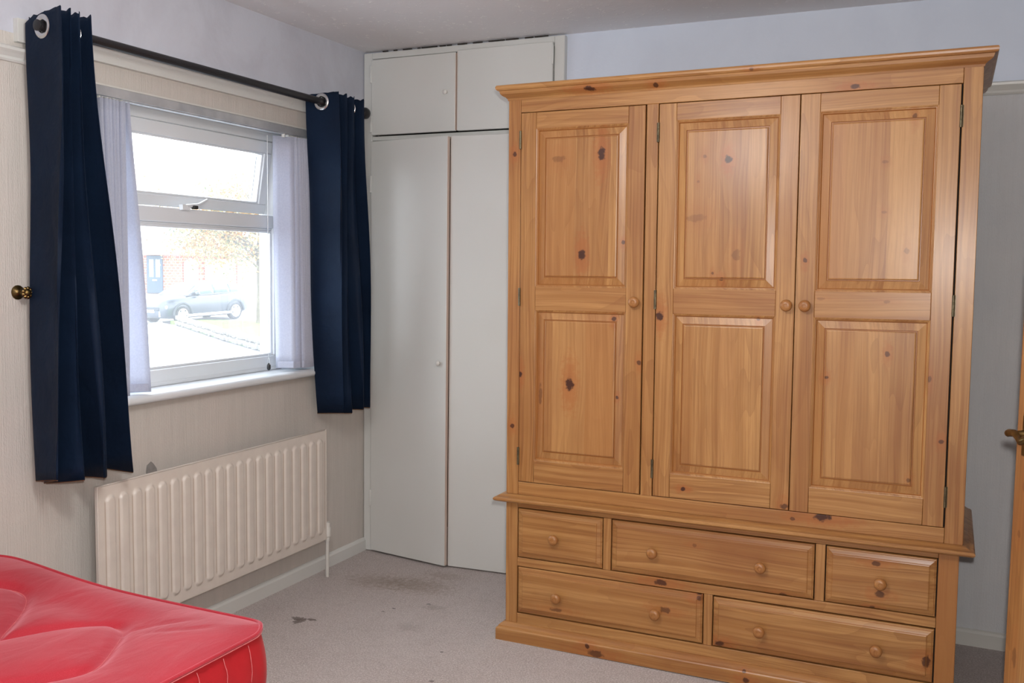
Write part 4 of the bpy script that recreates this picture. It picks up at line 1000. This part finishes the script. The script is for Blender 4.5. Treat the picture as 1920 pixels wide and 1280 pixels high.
# ground
vs = []; fs = []
Ds = [3.6, 8, 14, 20, 26, 32, 37, 41, 45, 49, 53, 80, 140]; Ss = [-140, -80, -40, -20, -10, -2.6]
b = MB()
b.add([(-.9, -60, -1.0), (-.9, 60, -1.0), (-90, 60, -1.0), (-90, -60, -1.0), (-.9, -60, -1.3), (-.9, 60, -1.3), (-90, 60, -1.3), (-90, -60, -1.3)], [(0, 1, 2, 3), (7, 6, 5, 4), (0, 4, 5, 1), (1, 5, 6, 2), (2, 6, 7, 3), (3, 7, 4, 0)])
tag(b.build('road', M['road']), 'pale asphalt road outside the window', 'road', kind='structure')
def slab(pts, z0, z1f, name, mt, label, cat, kind=None):
    n_ = len(pts); top = [(p[0], p[1], z1f(i)) for i, p in enumerate(pts)]; bot = [(p[0], p[1], z0) for p in pts]
    o = MB().add(top+bot, [tuple(range(n_)), tuple(range(2*n_-1, n_-1, -1))] + [(k, (k+1) % n_, n_+(k+1) % n_, n_+k) for k in range(n_)]).build(name, mt)
    return tag(o, label, cat, kind=kind)
fore = [extu(36.8, 100), extu(36.8, 300), extu(36.9, 470), extu(37, 760), extu(53.5, 760), extu(53.5, 100)]
slab(fore, -1.2, lambda i: [-.97, -.97, -.97, -.97, -.40, -.40][i], 'driveway', mat('driveway', rough=.85, build=varied(srgb(158, 158, 160), srgb(172, 172, 172), 1.5)), 'light driveway sloping up to the brick house', 'driveway', 'structure')
kerbpts = [extu(35.6, 300), extu(34.6, 284), extu(33.2, 277), extu(31.3, 279), extu(29.6, 287), extu(27.6, 302), extu(25.9, 327), extu(24.6, 357), extu(23.4, 400), extu(22.4, 450), extu(21.6, 500), extu(20.8, 560)]
kerbs = catmull([(p[0], p[1]) for p in kerbpts], 5)
wallpts = [extu(34.2, 332), extu(32.6, 352), extu(30.4, 380), extu(28.3, 412), extu(26.3, 450), extu(24.6, 492), extu(23.2, 540), extu(22.4, 580)]
wl = catmull([(p[0], p[1]) for p in wallpts], 10)
# pavement between kerb and garden wall; grass behind the wall
poly = [(p[0], p[1], 0) for p in kerbs] + [(p[0], p[1], 0) for p in reversed(wl)]
slab(poly, -1.1, lambda i: -.90, 'pavement', M['pave'], 'grey pavement curving round the corner outside', 'pavement', 'structure')
gp = [(p[0], p[1], 0) for p in wl] + [extu(30, 640), extu(36.6, 640), extu(36.6, 480), extu(36.4, 380), extu(35.5, 318)]
slab(gp, -1.1, lambda i: -.82, 'lawn', M['grass'], 'bright green grass verge behind the low stone wall', 'grass', 'structure')
kr = empty('kerb', 'pale kerb edging the curved pavement outside', 'kerb', (kerbs[0][0], kerbs[0][1], -.9))
for i in range(0, len(kerbs)-1, 1):
    a = Vector(kerbs[i]); c = Vector(kerbs[i+1]); d = c-a; L_ = d.length
    b = MB().box(.01, L_-.01, -.075, .075, -.12, .035)
    o = b.build('kerbstone', M['kerb'], kr, bevel=.01, seg=1); o.matrix_local = Matrix.Translation(Vector((a.x, a.y, -.9))-kr.location) @ Matrix.Rotation(math.atan2(d.y, d.x), 4, 'Z')
gw = empty('garden_wall', 'low rubble stone wall along the grass verge outside', 'wall', (wl[0][0], wl[0][1], -.9))
random.seed(5)
stone_m = []
for q in range(5):
    bm = bmesh.new(); bmesh.ops.create_icosphere(bm, subdivisions=1, radius=.5)
    for v_ in bm.verts:
        v_.co.x = max(-.42, min(.42, v_.co.x*1.2))*random.uniform(.9, 1.1); v_.co.y = max(-.4, min(.4, v_.co.y*1.2)); v_.co.z = max(-.4, min(.4, v_.co.z*1.25))*random.uniform(.9, 1.1)
    me = bpy.data.meshes.new('stone'); bm.to_mesh(me); bm.free(); me.materials.append(M['stone']); stone_m.append(me)
for i in range(len(wl)-1):
    a = Vector(wl[i]); c = Vector(wl[i+1]); d = c-a; L_ = d.length; nst = max(1, int(L_/.28)); rot = math.atan2(d.y, d.x)
    for k in range(nst):
        for row in range(2):
            p = a+d*((k+.5+.25*row)/nst)
            o = bpy.data.objects.new('stone', random.choice(stone_m)); COL.objects.link(o); o.parent = gw
            o.location = Vector((p.x, p.y, -.80+.17*row+random.uniform(-.02, .02)))-gw.location
            o.rotation_euler = (0, random.uniform(-.15, .15), rot+random.uniform(-.2, .2)); o.scale = (L_/nst*1.1, random.uniform(.22, .28), random.uniform(.18, .25))

pp = MB().box(-.63, -.57, -.030, .080, -1.0, 2.9).build('reflection_post', M['render'], bevel=.01)  # white upright added outside, stands in for a reflection in the pane
tag(pp, 'white upright added outside the window in place of a reflection in its pane', 'post', kind='structure')
# house: local x along the facade (to the right), y away, z up
hs = empty('house', 'brick and white rendered house across the road', 'house', ext(53, -24.0, -.40), (0, 0, math.atan2(OR.y, OR.x)))
HU = lambda u: (u-960)/FPX*53+24.0
MB().box(HU(255), HU(342), 0, .4, 0, 2.14).build('brick_wall', M['brick'], hs)
MB().box(HU(375), HU(378.5), 0, .4, 0, 2.14).build('brick_wall', M['brick'], hs)
MB().box(HU(120), HU(255), 0, .4, 0, 2.14).build('rendered_wall', M['render'], hs)
MB().box(HU(445), HU(640), 0, .4, 0, 2.14).build('rendered_wall', M['render'], hs)
MB().box(HU(378.5), HU(445), .25, .4, 0, 2.14).build('brick_wall', M['brick'], hs)
MB().box(HU(342), HU(375), .10, .4, 0, 2.14).build('brick_wall', M['brick'], hs)
MB().box(HU(120), HU(640), -.02, 7, 2.14, 4.9).build('upper_wall', M['render'], hs)
MB().box(HU(250), HU(450), -.55, .0, 2.14, 2.34).build('porch_canopy', M['render'], hs, bevel=.02)
b = MB(); xa, xb = HU(115), HU(645)
b.add([(xa, -.5, 4.9), (xb, -.5, 4.9), (xb, 3.5, 7.2), (xa, 3.5, 7.2), (xa, 7.5, 4.9), (xb, 7.5, 4.9)], [(0, 1, 2, 3), (3, 2, 5, 4), (0, 3, 4), (1, 5, 2), (0, 4, 5, 1)])
b.build('roof', M['roof'], hs)
fd = MB().box(HU(276), HU(306), -.10, -.02, .02, 2.10).build('front_door', M['door_blue'], hs, bevel=.01)
tag(fd, 'slate blue front door')
for xa in (HU(281), HU(293)): MB().box(xa, xa+.26, -.13, -.09, .90, 1.90).build('door_glass', M['win_dark'], fd, bevel=.02)
MB().box(HU(287), HU(295), -.13, -.09, .70, .78).build('letterbox', M['rim'], fd)
wdr = MB().box(HU(345), HU(371), -.02, .10, 0, 1.60)
wdr.lathe([(.385, 0), (.385, .12)], (HU(358), .10, 1.60), (0, -1, 0), 24)
wdr = wdr.build('arched_door', M['render'], hs)
for xa in (HU(351), HU(361.5)): MB().box(xa, xa+.10, -.05, -.01, .55, 1.65).build('door_glass', M['win_dark'], wdr)
gd = MB().box(HU(383), HU(440), .12, .25, 0, 1.95)
for k in range(5): gd.box(HU(383.5), HU(439.5), .09, .12, .03+k*.385, .03+k*.385+.36)
gd.build('garage_door', M['render'], hs, bevel=.008, seg=1)
for xa in (HU(200), HU(300), HU(400), HU(500)):
    w_ = MB().box(xa, xa+1.5, -.06, -.02, 3.0, 4.2).build('window', M['upvc'], hs); MB().box(xa+.08, xa+.71, -.07, -.05, 3.08, 4.12).build('pane', M['win_dark'], w_); MB().box(xa+.79, xa+1.42, -.07, -.05, 3.08, 4.12).build('pane', M['win_dark'], w_)

# tree with autumn crown
tp = Vector(extu(35, 485, -.82)); tr = empty('tree', 'young street tree with yellow and orange autumn leaves on the verge', 'tree', tp)
random.seed(21)
b = MB().tube([(0, 0, 0), (.03, 0, 1.2), (-.03, .02, 2.4), (.05, 0, 3.6), (0, 0, 5.0)], [.12, .095, .08, .06, .02], 10)
ends = []
for k in range(22):
    a = random.uniform(0, 2*PI); z0 = random.uniform(1.9, 4.0); L_ = random.uniform(1.6, 3.4)*(1-.25*(z0-1.9)/2)
    dr = OR*(-1)*.5 + Vector((math.cos(a), math.sin(a), 0)); dr.normalize()
    if k < 6: dr = (OR*-1 + OF*random.uniform(-.4, .4)).normalized(); L_ = random.uniform(2.4, 3.4); z0 = random.uniform(2.0, 2.8)
    p1 = Vector((0, 0, z0)); p2 = p1 + dr*L_*.5 + Vector((0, 0, L_*.25)); p3 = p1 + dr*L_ + Vector((0, 0, L_*random.uniform(.05, .45)))
    b.tube([p1, p2, p3], [.04, .025, .008], 6); ends += [p2, (p2+p3)/2, p3, p1+dr*L_*.8+Vector((0, 0, .2))]
b.build('trunk', M['bark'], tr, smooth=True)
lv = []; lf = []
for k in range(9000):
    e = random.choice(ends); p = e + Vector((random.gauss(0, .38), random.gauss(0, .38), random.gauss(0.0, .34)))
    u_ = Vector((random.gauss(0, 1), random.gauss(0, 1), random.gauss(0, 1))).normalized(); w_ = u_.orthogonal().normalized(); s_ = random.uniform(.03, .06)
    o_ = len(lv); lv += [p-u_*s_*1.3, p+w_*s_*.7, p+u_*s_*1.3, p-w_*s_*.7]; lf.append((o_, o_+1, o_+2, o_+3))
o = MB().add(lv, lf).build('foliage', M['leaf'], tr, fix=False); o['kind'] = 'stuff'
# hedge / trees far behind roofs
# ------------------------------------------------------------------ car (x forward, y left, z up)
fw = Vector(extu(36.3, 340)); rw = Vector(extu(38.55, 437)); dv = fw-rw; dv.z = 0; dv.normalize()
carz = -.955
lft = Vector((-dv.y, dv.x, 0))
cen = (fw+rw)/2 - lft*.80
car = empty('car', 'dark blue compact crossover car parked across the road', 'car', (cen.x, cen.y, carz+.02), (0, math.radians(1.6), math.atan2(dv.y, dv.x)))
secs = [  # x, half width at sill, half width at belt, z bottom, z mid, z belt(top of body)
    (2.12, .55, .50, .36, .55, .72), (2.06, .72, .66, .26, .60, .86), (1.90, .84, .78, .22, .66, .95), (1.60, .89, .83, .21, .70, .99), (1.20, .90, .85, .21, .72, 1.02), (.80, .90, .86, .21, .72, 1.05),
    (.40, .90, .86, .21, .72, 1.06), (-.20, .90, .86, .21, .72, 1.06), (-.80, .90, .86, .21, .72, 1.08), (-1.30, .91, .87, .21, .74, 1.10), (-1.75, .88, .84, .24, .78, 1.12), (-2.05, .80, .76, .32, .80, 1.10), (-2.15, .70, .66, .42, .80, 1.02)]
vs = []; fs = []
for (x_, ws, wb, zb_, zm, zt) in secs:
    hp = [(0, zb_), (ws*.88, zb_), (ws*.98, zb_+.07), (ws, zm-.1), (ws*1.01, zm), (wb*1.03, zt-.13), (wb*.98, zt-.03), (wb*.9, zt), (wb*.5, zt+.025), (0, zt+.03)]
    ring = [(x_, y_, z_) for y_, z_ in hp] + [(x_, -y_, z_) for y_, z_ in reversed(hp[1:-1])]
    vs += ring
n_ = 18
for i in range(len(secs)-1):
    for k in range(n_): k2 = (k+1) % n_; fs.append((i*n_+k, i*n_+k2, (i+1)*n_+k2, (i+1)*n_+k))
fs.append(tuple(range(n_))); fs.append(tuple((len(secs)-1)*n_+k for k in reversed(range(n_))))
MB().add(vs, fs).build('body', M['car'], car, smooth=True, angle=50)
csec = [(1.05, .80, .80, 1.04, 1.07), (.45, .82, .68, 1.05, 1.42), (.10, .83, .66, 1.05, 1.53), (-.60, .83, .66, 1.06, 1.57), (-1.20, .83, .65, 1.08, 1.53), (-1.70, .80, .62, 1.10, 1.42), (-2.02, .76, .70, 1.08, 1.14)]
vs = []; fs = []
for (x_, wb, wt, zb_, zt) in csec:
    hp = [(wb, zb_), (wb*.97, zb_+(zt-zb_)*.3), (wt*1.06, zb_+(zt-zb_)*.82), (wt*.92, zb_+(zt-zb_)*.96), (wt*.5, zt), (0, zt+.01)]
    vs += [(x_, y_, z_) for y_, z_ in hp] + [(x_, -y_, z_) for y_, z_ in reversed(hp[:-1])]
n_ = 11
for i in range(len(csec)-1):
    for k in range(n_-1): fs.append((i*n_+k, i*n_+k+1, (i+1)*n_+k+1, (i+1)*n_+k))
fs.append(tuple(range(n_))); fs.append(tuple((len(csec)-1)*n_+k for k in reversed(range(n_))))
MB().add(vs, fs).build('cabin', M['car'], car, smooth=True, angle=40)
def cab(x_, h):   # point on the left flank of the cabin at height fraction h
    for (a, c) in zip(csec[:-1], csec[1:]):
        if a[0] >= x_ >= c[0]:
            t = (a[0]-x_)/(a[0]-c[0]); wb, wt, zb_, zt = [a[j]+(c[j]-a[j])*t for j in (1, 2, 3, 4)]
            z_ = zb_+(zt-zb_)*h
            if h < .3: w = wb+(wb*.97-wb)*h/.3
            else: w = wb*.97+(wt*1.06-wb*.97)*(h-.3)/.52
            return w, z_
for side in (1, -1):
    for (xa, xb) in ((.62, -.22), (-.30, -1.05), (-1.12, -1.60)):
        top = []; bot = []
        N_ = 6
        for k in range(N_+1):
            x_ = xa+(xb-xa)*k/N_; w, z_ = cab(x_, .10); bot.append((x_, side*(w+.012), z_)); w, z_ = cab(x_, .78); top.append((x_, side*(w+.012), z_))
        vs = bot+top; fs = [(k, k+1, N_+1+k+1, N_+1+k) for k in range(N_)]
        o = MB().add(vs, fs).build('side_window', M['car_glass'], car, smooth=True); md = o.modifiers.new('t', 'SOLIDIFY'); md.thickness = .012; md.offset = 0
vs = [(1.00, .70, 1.085), (1.00, -.70, 1.085), (.42, -.58, 1.435), (.42, .58, 1.435)]; vs2 = [(x_+.012, y_, z_+.018) for x_, y_, z_ in vs]
MB().add(vs+vs2, [(0, 1, 2, 3), (7, 6, 5, 4), (0, 4, 5, 1), (1, 5, 6, 2), (2, 6, 7, 3), (3, 7, 4, 0)]).build('windscreen', M['car_glass'], car)
for side in (1, -1):
    MB().lathe([(.02, 0), (.09, .02), (.10, .08), (.06, .15), (.01, .17)], (.62, side*.86, 1.12), (0, side, 0), 12).build('mirror', M['car'], car, smooth=True)
    for wx in (1.33, -1.33):
        wh = MB().lathe([(.22, -.11), (.32, -.11), (.345, -.08), (.345, .08), (.32, .11), (.24, .112), (.22, .06)], (wx, side*.80, .345), (0, side, 0), 28).build('wheel', M['tyre'], car, smooth=True, angle=40)
        rm = MB().lathe([(.245, .05), (.245, .115), (.225, .118), (.215, .085), (.20, .07)], (wx, side*.80, .345), (0, side, 0), 28)
        for k in range(5):
            a = 2*PI*k/5+.3; c_, s_ = math.cos(a), math.sin(a)
            P4 = [(.02, -.06), (.23, -.075), (.23, .075), (.02, .06)]
            vv = [(wx+p*c_-q*s_, side*(.80+d_), .345+p*s_+q*c_) for d_ in (.085, .118) for p, q in P4]
            rm.add(vv, [(3, 2, 1, 0), (4, 5, 6, 7), (0, 1, 5, 4), (1, 2, 6, 5), (2, 3, 7, 6), (3, 0, 4, 7)])
        rm.build('rim', M['rim'], wh)
        arch = [(wx+.43*math.cos(a), side*.905, .345+.43*math.sin(a)) for a in [PI*k/14 for k in range(15)]]
        MB().tube(arch, .045, 8).build('wheel_arch', M['car_clad'], car, smooth=True)
    hl = MB().box(1.80, 2.02, min(side*.56, side*.80), max(side*.56, side*.80), .60, .72).build('headlight', M['lampg'], car, bevel=.03)
    MB().box(1.97, 2.13, min(side*.50, side*.56), max(side*.50, side*.56), .30, .50).build('bumper_fin', M['lampg'], car, bevel=.01)
    MB().box(-1.1, 1.1, min(side*.895, side*.93), max(side*.895, side*.93), .26, .36).build('sill_trim', M['lampg'], car, bevel=.01)
MB().box(2.02, 2.14, -.52, .52, .52, .66).build('grille', M['car_clad'], car, bevel=.02)
MB().box(2.08, 2.155, -.26, .26, .45, .56).build('number_plate', M['rim'], car, bevel=.005)
